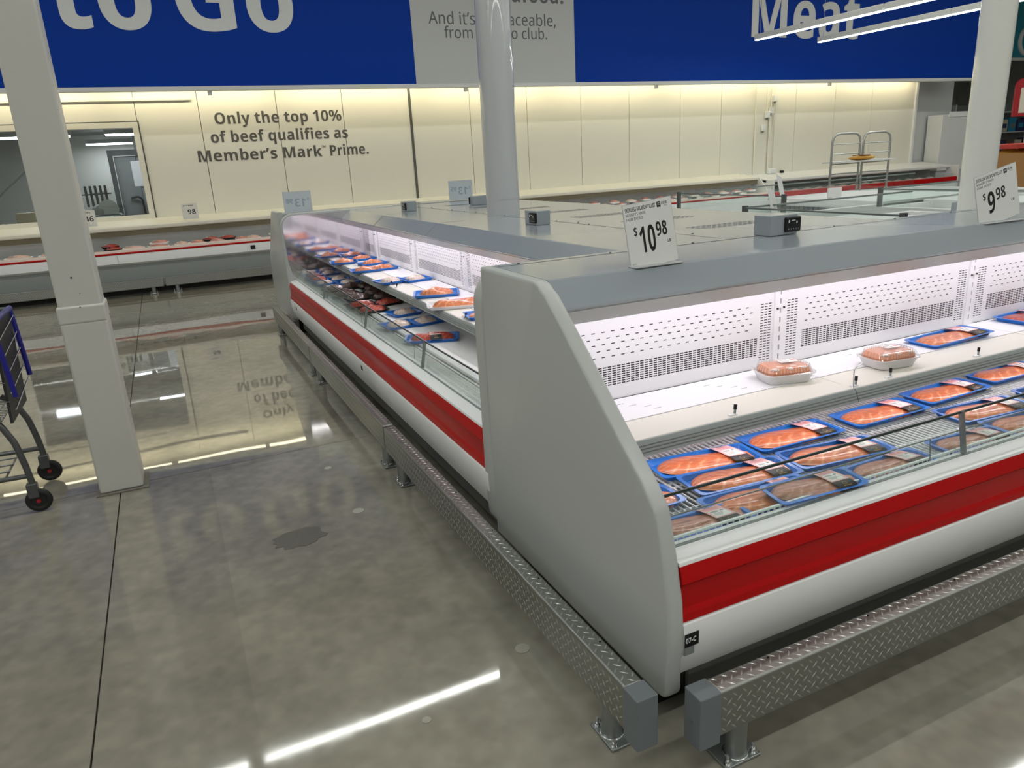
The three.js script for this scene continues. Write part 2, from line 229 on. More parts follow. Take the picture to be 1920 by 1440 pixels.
{ // window frame and pane
  const w = thing('window_1', 'cream framed window looking into the meat preparation room', 'window', [0, 0, 0], 0, null, 'structure');
  part('window_frame', [box(-2.35, -0.09, 2.37, 2.45, -13.12, -12.975), box(-2.35, -0.09, 1.02, 1.09, -13.12, -12.975), box(-0.17, -0.09, 1.09, 2.37, -13.12, -12.975), box(-2.35, -2.27, 1.09, 2.37, -13.12, -12.975)], M.wall, w);
  part('gasket', [box(-0.092, -0.07, 1.02, 2.465, -12.999, -12.985), box(-2.4, -0.07, 2.45, 2.465, -12.999, -12.985)], M.seamDark, w);
  part('pane', box(-2.27, -0.17, 1.09, 2.37, -13.06, -13.054), M.glass, w);
}
{ // side end of the wall
  const w = thing('wall_side', 'pale grey wall end beside the shelving aisle', 'wall', [0, 0, 0], 0, null, 'structure');
  part('wall_face', box(17.1, 18.6, 0, 6.6, -13.3, -13.1), M.wallGrey, w); part('return_wall', box(18.4, 18.6, 0, 6.6, -21, -13.3), M.wallGrey, w); part('corner_post', rbox(17.06, 17.14, 0.6, 3.3, -13.1, -12.96, 0.01), M.trim, w);
}
{ // preparation room behind the window
  const w = thing('wall_inner', 'white walled preparation room seen through the window', 'wall', [0, 0, 0], 0, null, 'structure');
  part('room_wall', box(-5, 2.5, 0, 3.0, -17.7, -17.5), M.prepWall, w); part('room_wall', box(-5.2, -5, 0, 3.0, -17.7, -13.2), M.prepWall, w); part('room_wall', box(2.5, 2.7, 0, 3.0, -17.7, -13.2), M.prepWall, w); part('room_ceiling', box(-5.2, 2.7, 2.52, 2.62, -17.7, -13.17), M.prepMid, w);
}

// ---------------------------------------------------------------- fascia sign
const bold = await new FontLoader().loadAsync('fonts/droid/droid_sans_bold.typeface.json');
const regular = await new FontLoader().loadAsync('fonts/droid/droid_sans_regular.typeface.json');
function lettering(txt, font, x0, x1, base, z, depth, size, name, mat, parent) { // fitted to x0..x1
  const g = new TextGeometry(txt, { font, size: 1, depth, curveSegments: 5, bevelEnabled: false }); g.computeBoundingBox(); const b = g.boundingBox; const k = (x1 - x0) / (b.max.x - b.min.x);
  const hg = new TextGeometry('H', { font, size: 1, depth: 0.01 }); hg.computeBoundingBox();
  g.scale(k, size ? size / hg.boundingBox.max.y : k, 1); g.translate(x0 - b.min.x * k, base, z); return part(name, g, mat, parent);
}
{
  const t = thing('fascia_sign', 'long blue and grey hanging fascia sign above the meat wall', 'sign', [0, 2.82, -12.2]);
  const L = (g) => g.translate(0, -2.82, 12.2);
  for (const [a, b, m] of [[-8.2, -2.5, M.blue], [-2.5, 4.115, M.blue], [4.115, 7.1, M.signGrey], [7.1, 12.6, M.blue], [12.6, 18.06, M.blue]]) part('sign_panel', L(box(a + 0.001, b - 0.001, 2.86, 5.6, -12.26, -12.2)), m, t);
  part('bottom_trim', L(rbox(-8.2, 18.2, 2.80, 2.862, -12.29, -12.19, 0.008)), M.trim, t); part('end_trim', L(box(18.06, 18.2, 2.862, 5.6, -12.28, -12.19)), M.trim, t);
  const put = (...a) => { const m = lettering(...a); m.geometry.translate(0, -2.82, 12.2); };
  put('to', bold, -0.86, 0.37, 3.6, -12.2, 0.01, null, 'lettering', M.letter, t); put('Go', bold, 0.68, 2.29, 3.6, -12.2, 0.01, null, 'lettering', M.letter, t);
  put('Meat', bold, 11.1, 14.02, 3.655, -12.2, 0.01, null, 'lettering', M.letter, t);
  put('seafood.', bold, 5.55, 6.88, 4.12, -12.2, 0.004, null, 'lettering', M.signText, t);
  put("And it\u2019s all traceable,", regular, 4.41, 6.73, 3.76, -12.2, 0.004, null, 'lettering', M.signText, t); put('from boat to club.', regular, 4.66, 6.55, 3.555, -12.2, 0.004, null, 'lettering', M.signText, t);
  for (const x of [0.95, 5.0, 8.9, 13.4, -5]) part('bracket', L(rbox(x - 0.03, x + 0.03, 2.74, 2.81, -12.3, -12.24, 0.008)), M.trim, t);
}
{
  const t = thing('soffit_light', 'row of warm tubes hidden behind the fascia sign, washing the cream wall', 'light', [0, 2.94, -12.74]);
  part('housing', box(-8, 17, 0.03, 0.09, -0.06, 0.06), M.trim, t);
  for (let i = 0; i < 10; i++) { const a = -8 + i * 2.5; part('tube', new THREE.CylinderGeometry(0.016, 0.016, 2.4, 8).rotateZ(Math.PI / 2).translate(a + 1.25, 0.005, 0), G.cove, t); const l = new THREE.RectAreaLight(COVE_C, COVE_L, 2.4, 0.032); l.position.set(a + 1.25, -0.013, -0.012); l.lookAt(a + 1.25, -1, -0.4); l.castShadow = true; t.add(l); }
}
{
  const t = thing('wall_slogan', 'grey three-line beef slogan lettered on the cream wall', 'lettering', [0, 0, 0]);
  lettering('Only the top 10%', bold, 1.0, 3.0, 2.385, -13.0, 0.004, 0.168, 'text_line', M.wallText, t); lettering('of beef qualifies as', bold, 0.9, 3.08, 2.108, -13.0, 0.004, 0.168, 'text_line', M.wallText, t);
  lettering('Member\u2019s Mark', bold, 0.66, 2.6, 1.83, -13.0, 0.004, 0.168, 'text_line', M.wallText, t); lettering('TM', regular, 2.62, 2.69, 1.965, -13.0, 0.004, 0.035, 'text_line', M.wallText, t); lettering('Prime.', bold, 2.74, 3.4, 1.83, -13.0, 0.004, 0.168, 'text_line', M.wallText, t);
}

// ---------------------------------------------------------------- refrigerated cases
// local frame: x along the case, front faces +z at z = 0, body runs to z = -1.14
const PROFILE = [[-1.14, 0.15], [-0.05, 0.15], ...arc(-0.04, 0.19, 0.037, -70, -10, 4), [-0.003, 0.274], [0.006, 0.325], [0.004, 0.40], [-0.001, 0.463], [-0.027, 0.582], [-0.056, 0.69], ...arc(-0.125, 0.675, 0.07, 14, 40, 4), [-0.12, 0.771], [-0.232, 0.861], [-0.393, 0.998], [-0.517, 1.102], [-0.632, 1.197], ...arc(-0.715, 1.147, 0.083, 48, 90, 5), [-1.14, 1.23]];
function controlBox(label, pos, turn, group) {
  const t = thing('control_box', label, 'control box', pos, turn, group);
  part('housing', rbox(-0.075, 0.075, 0, 0.085, -0.05, 0.05, 0.004), M.caseTop, t);
  part('display', rbox(0.0, 0.085, 0.012, 0.074, 0.045, 0.062, 0.006), M.glossBlack, t);
  part('digits', [box(0.012, 0.018, 0.05, 0.062, 0.062, 0.0625), box(0.03, 0.05, 0.058, 0.061, 0.062, 0.0625), box(0.056, 0.062, 0.046, 0.056, 0.062, 0.0625)], S(0xdfe6ea, 0.4), t);
  part('button_row', [0.012, 0.026, 0.04, 0.054, 0.068].map(x => box(x, x + 0.004, 0.022, 0.027, 0.062, 0.0626)), S(0x8a9296, 0.5), t);
  for (const x of [-0.05, 0.05]) part('screw', new THREE.CylinderGeometry(0.004, 0.004, 0.004, 8).translate(x, 0.002, 0.056), M.galv, t);
  return t;
}
const slotShape = (() => { // upright standard with a row of slots
  const s = new THREE.Shape([[-0.03, 0], [0.03, 0], [0.03, 0.45], [-0.03, 0.45]].map(p => new THREE.Vector2(...p)));
  for (let y = 0.03; y < 0.43; y += 0.0385) s.holes.push(new THREE.Path([[-0.004, y], [0.004, y], [0.004, y + 0.022], [-0.004, y + 0.022]].map(p => new THREE.Vector2(...p))));
  return new THREE.ExtrudeGeometry(s, { depth: 0.012, bevelEnabled: false });
})();
function makeCase(name, label, L, o) {
  const t = thing(name, label, 'refrigerated case', o.pos, o.turn || 0); const dy = o.dy || 0, x0 = 0.05, x1 = L - 0.05, back = o.topBack || -1.14;
  // shell and plinth
  part('plinth', box(x0 + 0.02, x1 - 0.02, 0, 0.15, -1.05, -0.16), M.black, t);
  part('kick_plate', box(o.kick0 ?? x0, x1, 0.075, 0.225, -0.1, -0.088), M.kick, t);
  part('tank', [box(x0, x1, 0.15, 0.44, -1.13, -0.1), box(x0, x1, 0.44, 1.2 + dy, -1.13, -1.0)], M.kick, t);
  part('lower_panel', prism([[-0.012, 0.395], [0.0, 0.385], [0.004, 0.365], [0.0, 0.31], [-0.012, 0.26], [-0.034, 0.205], [-0.06, 0.205], [-0.06, 0.395]], x0, x1, { crease: 0.5 }), M.white, t);
  part('bumper_band', prism([[-0.02, 0.553], [-0.012, 0.535], [-0.004, 0.508], [-0.012, 0.498], [-0.015, 0.46], [-0.012, 0.43], [-0.005, 0.415], [-0.002, 0.394], [-0.06, 0.394], [-0.06, 0.553]], x0, x1, { crease: 0.25 }), M.red, t);
  part('front_ledge', prism([[-0.085, 0.578], [-0.06, 0.57], [-0.022, 0.562], [-0.019, 0.554], [-0.07, 0.45], [-0.1, 0.45], [-0.1, 0.578]], x0, x1, { crease: 0.3 }), M.white, t);
  // deck
  if (o.deck === 'rack') {
    part('deck_pan', box(x0, x1, 0.44, 0.47, -0.86, -0.1), M.ticket, t);
    const w = []; for (let x = x0 + 0.012; x < x1 - 0.005; x += 0.022) w.push(box(x - 0.002, x + 0.002, 0.551, 0.556, -0.8, -0.105), box(x - 0.002, x + 0.002, 0.551, 0.585, -0.108, -0.103));
    for (const z of [-0.79, -0.62, -0.45, -0.42, -0.28, -0.255, -0.12]) w.push(box(x0, x1, 0.545, 0.551, z - 0.003, z + 0.003));
    w.push(box(x0, x1, 0.583, 0.589, -0.109, -0.102)); const r = part('wire_rack', w, M.wire, t); r.userData.kind = 'stuff';
  } else {
    const n = Math.max(1, Math.round(L / 1.21)), s = (x1 - x0) / n; part('deck_pan', box(x0, x1, 0.44, 0.47, -0.86, -0.1), M.inner, t);
    for (let i = 0; i < n; i++) part('deck_shelf', rbox(x0 + i * s + 0.003, x0 + (i + 1) * s - 0.003, 0.535, 0.556, -0.81, -0.27, 0.004, 1), M.inner, t);
    const w = []; for (let x = x0 + 0.01; x < x1; x += 0.02) w.push(box(x - 0.003, x + 0.003, 0.52, 0.54, -0.262, -0.105)); for (let z = -0.25; z < -0.1; z += 0.02) w.push(box(x0, x1, 0.522, 0.538, z - 0.0025, z + 0.0025));
    const r = part('air_grille', w, M.wire, t); r.userData.kind = 'stuff';
  }
  part('rear_liner', box(x0, x1, 0.44, 0.72, -0.83, -0.815), M.inner, t); part('plenum', box(x0, x1, 0.72, 1.16 + dy, -0.99, -0.885), M.black, t);
  // pierced back panels and uprights
  const ups = o.ups; const edge = [x0, ...ups, x1];
  for (let i = 0; i < edge.length - 1; i++) { const a = edge[i] + (i ? 0.026 : 0), b = edge[i + 1] - (i < edge.length - 2 ? 0.026 : 0), w = b - a; const g = new THREE.PlaneGeometry(w, 0.432); const uv = g.attributes.uv, f0 = i === 0 ? Math.max(0, 1 - w / 1.15) : 0, f1 = i === 0 ? 1 : Math.min(1, w / 1.15); for (let k = 0; k < 4; k++) uv.setX(k, f0 + uv.getX(k) * (f1 - f0)); g.translate((a + b) / 2, 0.941, -0.855); part('back_panel', g, M.slotted, t); }
  for (const x of ups) { const u = part('upright', slotShape.clone().translate(x, 0.722, -0.86), M.inner, t); part('slot_channel', box(x - 0.008, x + 0.008, 0.73, 1.16, -0.875, -0.862), M.voidDark, u); part('bolt', [rod([x - 0.018, 0.965, -0.85], [x - 0.018, 0.965, -0.842], 0.004), rod([x + 0.016, 0.968, -0.85], [x + 0.016, 0.968, -0.842], 0.004)], M.black, u); }
  // shelf
  const se = o.shelves || edge;
  for (let i = 0; i < se.length - 1; i++) {
    const a = se[i] + 0.002, b = se[i + 1] - 0.002;
    const s = part('shelf', [box(a, b, 0.712, 0.726, -0.846, -0.63)], M.inner, t);
    part('shelf_lip', prism([[-0.626, 0.712], [-0.626, 0.7245], [-0.472, 0.722], [-0.466, 0.716], [-0.466, 0.712]], a, b), M.cream, s);
    part('shelf_slots', (() => { const q = []; for (let k = 0; k < 4; k++) for (const c of [0.27, 0.62]) { const x = a + (b - a) * c + k * 0.03 * (k % 2 ? 1 : 1.2), z = -0.79 + k * 0.035; q.push(box(x, x + 0.03, 0.7262, 0.7264, z, z + 0.003)); } return q; })(), M.greyEdge, s);
    const r = part('ticket_rail', prism([[-0.468, 0.722], [-0.462, 0.721], [-0.457, 0.714], [-0.44, 0.676], [-0.448, 0.674], [-0.47, 0.7]], a, b, { crease: 0.2 }), M.ticket, s);
    part('rail_rib', [0.707, 0.697, 0.687].map(y => box(a, b, y - 0.0016, y + 0.0016, -0.462 + (0.714 - y) * 0.447, -0.4545 + (0.714 - y) * 0.447)), M.ticketRib, r);
  }
  for (const x of o.clips || []) { const c = part('stop_clip', rod([x, 0.72, -0.485], [x + 0.006, 0.742, -0.49], 0.0045), M.galv, t); part('clip_tip', rod([x + 0.006, 0.74, -0.49], [x + 0.009, 0.757, -0.492], 0.006), M.black, c); part('clip_foot', box(x - 0.025, x + 0.006, 0.722, 0.727, -0.492, -0.478), M.white, c); }
  // canopy
  const cy = dy; const c = part('canopy', prism([[back, 1.21 + cy], [back, 1.23 + cy], [-0.7, 1.23 + cy], [-0.69, 1.2265 + cy], [-0.603, 1.152 + cy], [-0.6, 1.147 + cy], [-0.606, 1.14 + cy], [-0.652, 1.088 + cy], [-0.66, 1.088 + cy], [-0.662, 1.12 + cy], [-0.73, 1.165 + cy], [-0.93, 1.165 + cy]], x0 - 0.004, x1 + 0.004, { crease: 0.25 }), M.caseTop, t);
  part('fascia_strip', sheet([[-0.6075, 1.1405 + cy], [-0.653, 1.0885 + cy]].map(p => [p[0], p[1] - 0.0008]).reverse(), -0.003, x0, x1), M.caseGrey, c);
  for (const x of o.joints || []) part('canopy_joint', [box(x - 0.002, x + 0.002, 1.2298 + cy, 1.2312 + cy, -0.9, -0.715), prism([[-0.69, 1.224 + cy], [-0.69, 1.2285 + cy], [-0.602, 1.1535 + cy], [-0.602, 1.149 + cy]], x - 0.002, x + 0.002)], M.seam, c);
  part('top_seam', box(x0, x1, 1.2295 + cy, 1.231 + cy, o.seam - 0.0018, o.seam + 0.0018), M.kick, c);
  part('screw', (() => { const q = []; for (let x = x0 + 0.09; x < x1; x += 0.4) q.push(new THREE.CylinderGeometry(0.005, 0.005, 0.004, 8).translate(x, 1.232 + cy, o.seam - 0.012)); return q; })(), M.kick, c);
  // LED strip
  const led = part('light_strip', box(x0 + 0.02, x1 - 0.02, 1.125 + cy, 1.138 + cy, -0.715, -0.69), G.led, t);
  const nl = Math.max(1, Math.round(L / 2.5)); for (let i = 0; i < nl; i++) { const w = (x1 - x0 - 0.06) / nl; const l = new THREE.RectAreaLight(CASE_C, o.led ?? CASE_L, w, 0.022); l.position.set(x0 + 0.03 + w * (i + 0.5), 1.1235 + cy, -0.702); l.rotation.x = -Math.PI / 2; l.castShadow = true; t.add(l); }
  if (o.under) { part('shelf_light', box(x0 + 0.02, x1 - 0.02, 0.699, 0.711, -0.52, -0.5), G.led, t); for (let i = 0; i < 2; i++) { const w = (x1 - x0 - 0.06) / 2; const l = new THREE.RectAreaLight(CASE_C, o.under, w, 0.018); l.position.set(x0 + 0.03 + w * (i + 0.5), 0.6975, -0.51); l.rotation.x = -Math.PI / 2; l.castShadow = true; t.add(l); } }
  // front glass
  const gl = o.glass; for (let i = 0; i < gl.length - 1; i++) {
    const a = gl[i] + 0.003, b = gl[i + 1] - 0.003; const p = part('front_glass', sheet([[-0.078, 0.562], [-0.105, 0.715]], 0.005, a, b, { crease: 0 }), M.glass, t);
    part('glass_edge', sheet([[-0.105, 0.715], [-0.1062, 0.7225]], 0.006, a, b, { crease: 0 }), M.glassEdge, p);
    part('glass_seal', box(a, b, 0.566, 0.578, -0.086, -0.076), M.greyEdge, p);
  }
  for (const x of gl.slice(1, -1)) part('glass_mullion', sheet([[-0.074, 0.566], [-0.102, 0.722]], 0.014, x - 0.006, x + 0.006), M.galv, t);
  const gi = o.inner || gl; for (let i = 0; i < gi.length - 1; i++) { const a = gi[i] + 0.004, b = gi[i + 1] - 0.004; const p = part('inner_guard', sheet([[-0.098, 0.585], [-0.105, 0.652]], 0.003, a, b, { crease: 0 }), M.glass, t); part('guard_edge', [sheet([[-0.105, 0.652], [-0.1053, 0.6555]], 0.003, a, b, { crease: 0 }), sheet([[-0.098, 0.585], [-0.105, 0.652]], 0.003, b - 0.003, b, { crease: 0 })], M.greyEdge, p); }
  return t;
}
const near = makeCase('end_case', 'grey island case with slanted side panel, salmon trays and wire deck', 5.2, { pos: [1.02, 0, -1.345], deck: 'rack', under: 7, ups: [1.187, 2.39, 3.59, 4.79], kick0: 0.14, clips: [0.638, 1.217, 1.402, 1.922, 2.6, 3.3], seam: -1.09, glass: [0.05, 1.27, 2.49, 3.71, 4.93], inner: [0.05, 1.13, 2.4, 3.6, 4.93], joints: [] });
part('side_panel', prism(PROFILE, 0, 0.05, { bevel: 0.009 }), M.caseGrey, near); part('side_panel', prism(PROFILE, 5.15, 5.2, { bevel: 0.009 }), M.caseGrey, near);
part('case_tag', box(0.052, 0.098, 0.318, 0.358, 0.0035, 0.0055), M.black, near);
{ const m = lettering('07-C', bold, 0.054, 0.088, 0.331, 0.0055, 0.0008, 0.015, 'tag_lettering', M.letter, near); void m; }
part('sticker', box(0.052, 0.084, 0.292, 0.317, 0.001, 0.0045), M.prepMid, near);
part('sign_wire', tube([[1.19, 0.722, -0.472], [1.19, 0.79, -0.475], [1.205, 0.80, -0.476], [1.26, 0.80, -0.5]], 0.0022, 20, 5), M.chrome, near);
const SQUARE = [[-1.14, 0.17], [-0.05, 0.17], ...arc(-0.04, 0.21, 0.035, -80, -5, 3), [-0.0, 0.36], [0.0, 1.08], ...arc(-0.13, 1.085, 0.13, 0, 90, 8), [-1.14, 1.215]];
const left = makeCase('long_case', 'long grey island case with red bumper and square end panels', 5.06, { pos: [1.02, 0, -7.55], turn: -Math.PI / 2, dy: -0.022, deck: 'pan', ups: [0.32, 1.52, 2.71, 3.9], clips: [2.05, 2.2, 3.6], seam: -1.25, topBack: -1.27, glass: [0.05, 1.4, 2.78, 3.98, 5.01], inner: [0.05, 1.25, 2.62, 3.8, 5.01], joints: [1.3, 2.65], shelves: [0.05, 1.52, 2.71, 3.9, 5.01] });
part('end_panel', prism(SQUARE, 0, 0.05, { bevel: 0.008 }), M.caseGrey, left); part('end_panel', prism(SQUARE, 4.97, 5.06, { bevel: 0.012 }), M.caseGrey, left);
part('polished_liner', prism([[-0.86, 0.5], [-0.09, 0.5], [-0.06, 0.6], [-0.03, 0.75], [-0.02, 1.08], ...arc(-0.13, 1.085, 0.11, 0, 90, 8), [-0.86, 1.195]], 0.05, 0.054, { crease: 0 }), M.mirror, left);
part('drain_plug', [0.35, 2.9].map(x => box(x, x + 0.04, 0.33, 0.36, -0.004, 0.004)), M.black, left);
const far = makeCase('rear_case', 'grey case closing the far end of the island, facing the meat wall', 2.3, { pos: [3.32, 0, -8.7], turn: Math.PI, dy: -0.022, deck: 'pan', ups: [1.2], seam: -1.09, glass: [0.05, 1.2, 2.25], joints: [], led: 20 });
part('side_panel', prism(PROFILE, 2.25, 2.3, { bevel: 0.009 }), M.caseGrey, far); part('side_panel', prism(PROFILE, 0, 0.05, { bevel: 0.009 }), M.caseGrey, far);
{
  const t = thing('island_top', 'flat grey vented cover joining the island cases behind the columns', 'cover', [0, 0, 0]);
  part('cover_plate', box(2.295, 3.32, 1.18, 1.206, -7.5, -5.02), M.caseTop, t); part('cover_plate', box(2.295, 3.32, 1.18, 1.206, -5.015, -2.5), M.caseTop, t); part('support', box(2.32, 3.3, 0, 1.18, -7.48, -2.6), M.kick, t);
  const v = []; for (let k = 0; k < 7; k++) for (let i = 0; i < 13; i++) for (let j = 0; j < 4; j++) v.push(box(2.5 + i * 0.035, 2.52 + i * 0.035, 1.2062, 1.2068, -6.9 + k * 0.62 + j * 0.04, -6.885 + k * 0.62 + j * 0.04)); part('vent_slots', v, M.kick, t).userData.kind = 'stuff';
  const q = []; for (let z = -7.3; z < -2.6; z += 0.55) q.push(new THREE.CylinderGeometry(0.006, 0.006, 0.005, 8).translate(2.32, 1.208, z)); part('screw', q, M.kick, t);
}
controlBox('grey control box with black display on the slanted-end case top', [2.375, 1.231, -2.415], 0);
controlBox('control box on the long case roof beside the round grey column', [2.1, 1.209, -4.12], -Math.PI / 2);
controlBox('control box on the long case roof, nearest its far end', [2.02, 1.209, -6.5], -Math.PI / 2);
controlBox('control box on the island cover just past the round column', [2.75, 1.207, -6.6], Math.PI);

// ---------------------------------------------------------------- guard rails
function lugs(w0, w1, h0, h1, map) { // raised tread bars on a face
  const g = []; let r = 0; for (let h = h0 + 0.012; h < h1 - 0.006; h += 0.0165, r++) { let k = 0; for (let w = w0 + 0.014 + (r % 2) * 0.0165; w < w1 - 0.012; w += 0.033, k++) { const s = r % 2 ? 1 : -1, l = 0.0125, b = 0.0026, e = 0.0017, c = Math.SQRT1_2; const P = (a, q, y) => map(w + (a * c - q * s * c), h + (a * s * c + q * c), y); g.push(P(-l, 0, 0), P(0, -b, 0), P(0, 0, e), P(0, -b, 0), P(l, 0, 0), P(0, 0, e), P(l, 0, 0), P(0, b, 0), P(0, 0, e), P(0, b, 0), P(-l, 0, 0), P(0, 0, e)); } }
  const geo = new THREE.BufferGeometry(); geo.setAttribute('position', new THREE.Float32BufferAttribute(g.flat(), 3)); geo.computeVertexNormals(); return geo;
}
function post(parent, x, z, cz, ht) { // pipe leg on a bolted base plate
  const p = part('post', new THREE.CylinderGeometry(0.03, 0.03, ht, 20).translate(x, ht / 2 + 0.008, z), M.galv, parent);
  part('base_plate', rbox(x - 0.06, x + 0.06, 0, 0.009, cz - 0.06, cz + 0.06, 0.003, 1), M.galv, p); part('weld_bead', new THREE.TorusGeometry(0.032, 0.0045, 6, 20).rotateX(Math.PI / 2).translate(x, 0.011, z), M.chrome, p);
  for (const [a, b] of [[-1, -1], [1, -1], [-1, 1], [1, 1]]) part('anchor_bolt', [new THREE.CylinderGeometry(0.013, 0.013, 0.002, 12).translate(x + a * 0.045, 0.010, cz + b * 0.045), new THREE.CylinderGeometry(0.0095, 0.0095, 0.009, 6).translate(x + a * 0.045, 0.0155, cz + b * 0.045), new THREE.CylinderGeometry(0.005, 0.005, 0.026, 8).translate(x + a * 0.045, 0.022, cz + b * 0.045)], M.chrome, p);
}
// local frame: rail runs along +x, outer face at z = 0 facing +z
function guardRail(label, L, pos, turn, posts, capEnd, group, y0 = 0.135, y1 = 0.275) {
  const t = thing('guard_rail', label, 'guard rail', pos, turn, group);
  part('beam', rbox(0, L, y0, y1, -0.06, 0, 0.008, 3), M.tread, t);
  part('tread_bars', [lugs(0, L, y0 + 0.006, y1 - 0.006, (a, h, e) => [a, h, e + 0.00005]), lugs(0, L, 0.004, 0.056, (a, h, e) => [a, y1 + e + 0.00005, -0.06 + 0.06 - h])], M.lug, t).userData.kind = 'stuff';
  part('rivet', (() => { const q = []; for (let x = 0.2; x < L; x += 0.38) q.push(new THREE.CylinderGeometry(0.003, 0.003, 0.003, 8).translate(x, y1 + 0.001, -0.045)); return q; })(), M.black, t);
  for (const x of posts) post(t, x, -0.042, -0.066, y0 - 0.005);
  if (capEnd !== undefined) { const e = capEnd ? [L - 0.002, L + 0.064] : [-0.066, 0.002]; part('end_cap', [rbox(e[0], e[1], y0 - 0.018, y1 + 0.002, -0.063, 0.003, 0.004), rbox(e[0] + 0.004, e[1] - 0.004, y0 - 0.016, y1, -0.061, 0.001, 0.003)], M.cap, t); part('cap_screw', rod([e[0] - 0.001, 0.19, -0.03], [e[0] - 0.002, 0.19, -0.03], 0.004), M.galv, t); }
}
const RL = -Math.PI / 2; // outer face toward -x, local +x toward +z
guardRail('treadplate guard rail along the long case, with a grey end cap', 2.29, [0.873, 0, -3.625], RL, [0.15, 2.16], true);
guardRail('treadplate guard rail along the long case, between two others', 2.15, [0.873, 0, -5.795], RL, [0.13, 2.03]);
guardRail('treadplate guard rail along the long case, reaching its far corner', 2.03, [0.873, 0, -7.85], RL, [0.15, 1.9]);
guardRail('treadplate guard rail in front of the slanted-end case, with a grey end cap', 2.9, [1.077, 0, -1.2], 0, [0.095, 2.8], false);

// ---------------------------------------------------------------- columns
{
  const t = thing('square_column', 'square off-white steel column with bolted lower guard on the open floor', 'column', [-0.447, 0, -4.30]);
  part('shaft', rbox(-0.098, 0.098, 0.9, 6.6, -0.098, 0.098, 0.012, 3), M.column, t); part('guard_cover', rbox(-0.106, 0.106, 0.006, 0.935, -0.106, 0.106, 0.014, 3), M.column, t);
  part('guard_collar', rbox(-0.108, 0.108, 0.93, 1.02, -0.108, 0.108, 0.012, 2), M.column, t); part('grout', [box(-0.125, 0.13, 0, 0.007, -0.12, 0.125)], M.concreteGrout, t);
  part('screw', [rod([0.0, 1.012, 0.107], [0.0, 1.012, 0.111], 0.004), rod([-0.01, 1.16, 0.098], [-0.01, 1.16, 0.1], 0.006), rod([0.012, 1.08, 0.098], [0.012, 1.08, 0.1], 0.003)], M.kick, t);
}
function filmColumn(name, label, x, z, r, mat) {
  const t = thing(name, label, 'column', [x, 0, z]); const n = 40, pos = [], rings = []; for (let j = 0; j <= 60; j++) { const y = j / 60 * 6.6, ring = []; for (let i = 0; i < n; i++) { const a = i / n * 6.2832; const q = r * (1 + 0.006 * Math.sin(a * 3 + j * 0.4)); ring.push([Math.cos(a) * q, y, -Math.sin(a) * q]); } rings.push(ring); } void pos;
  const g = loft(rings, false, false); part('shaft', g, mat, t);
  part('film_wrap', loft(rings.slice(12, 50).map((ring, j) => ring.map(([x, y, z], i) => { const k = 1.012 + 0.01 * (fbm(i / n * 24, j * 0.35, 24, 3, 8) - 0.5); return [x * k, y, z * k]; })), false, false), mat, t); return t;
}
filmColumn('round_column', 'round grey column in clear film rising through the island cover', 2.34, -5.15, 0.124, M.wrap);
filmColumn('round_column', 'bright white round column behind the price sign on the slanted-end case', 4.47, -2.93, 0.09, M.whiteWrap);

// ---------------------------------------------------------------- price signs
function priceSign(label, pos, turn, w, h, tex, lean, roll) {
  const t = thing('price_sign', label, 'price sign', pos, turn);
  const g = new THREE.PlaneGeometry(w, h).translate(0, h / 2, 0.0014).rotateX(lean).rotateZ(roll); part('price_card', g, S(0xffffff, 0.3, 0, { map: tex }), t);
  part('holder', new THREE.BoxGeometry(w + 0.004, h + 0.004, 0.002).translate(0, h / 2 , 0).rotateX(lean).rotateZ(roll), M.signGrey, t); part('holder_foot', rbox(-w / 2, w / 2, 0, 0.004, -0.02, 0.03, 0.0015, 1), M.signGrey, t);
  return t;
}
priceSign('white salmon price card reading 10.98 on the slanted-end case top', [1.492, 1.231, -2.06], 0.02, 0.196, 0.214, priceTex('SKINLESS SALMON FILLET', '10', '98', '$10.98'), -0.1, 0.1);
priceSign('white salmon price card reading 9.98 in front of the white column', [3.315, 1.225, -2.05], -0.02, 0.262, 0.225, priceTex('SKIN ON SALMON FILLET', '9', '98', '$9.98'), -0.1, 0.2);
for (const [x, l, tx] of [[1.245, 'pale back of a 13.98 price card on the far island corner', ['13', '98']], [2.99, 'pale back of a 13.95 price card behind the round grey column', ['13', '95']]]) {
  const t = thing('price_sign', l, 'price sign', [x, 1.209, -7.68]); part('price_card', new THREE.PlaneGeometry(0.27, 0.2).translate(0, 0.105, 0.002), S(0xffffff, 0.4, 0, { map: backTex(tx) }), t); part('holder', new THREE.BoxGeometry(0.274, 0.204, 0.003).translate(0, 0.105, 0), M.signGrey, t);
}

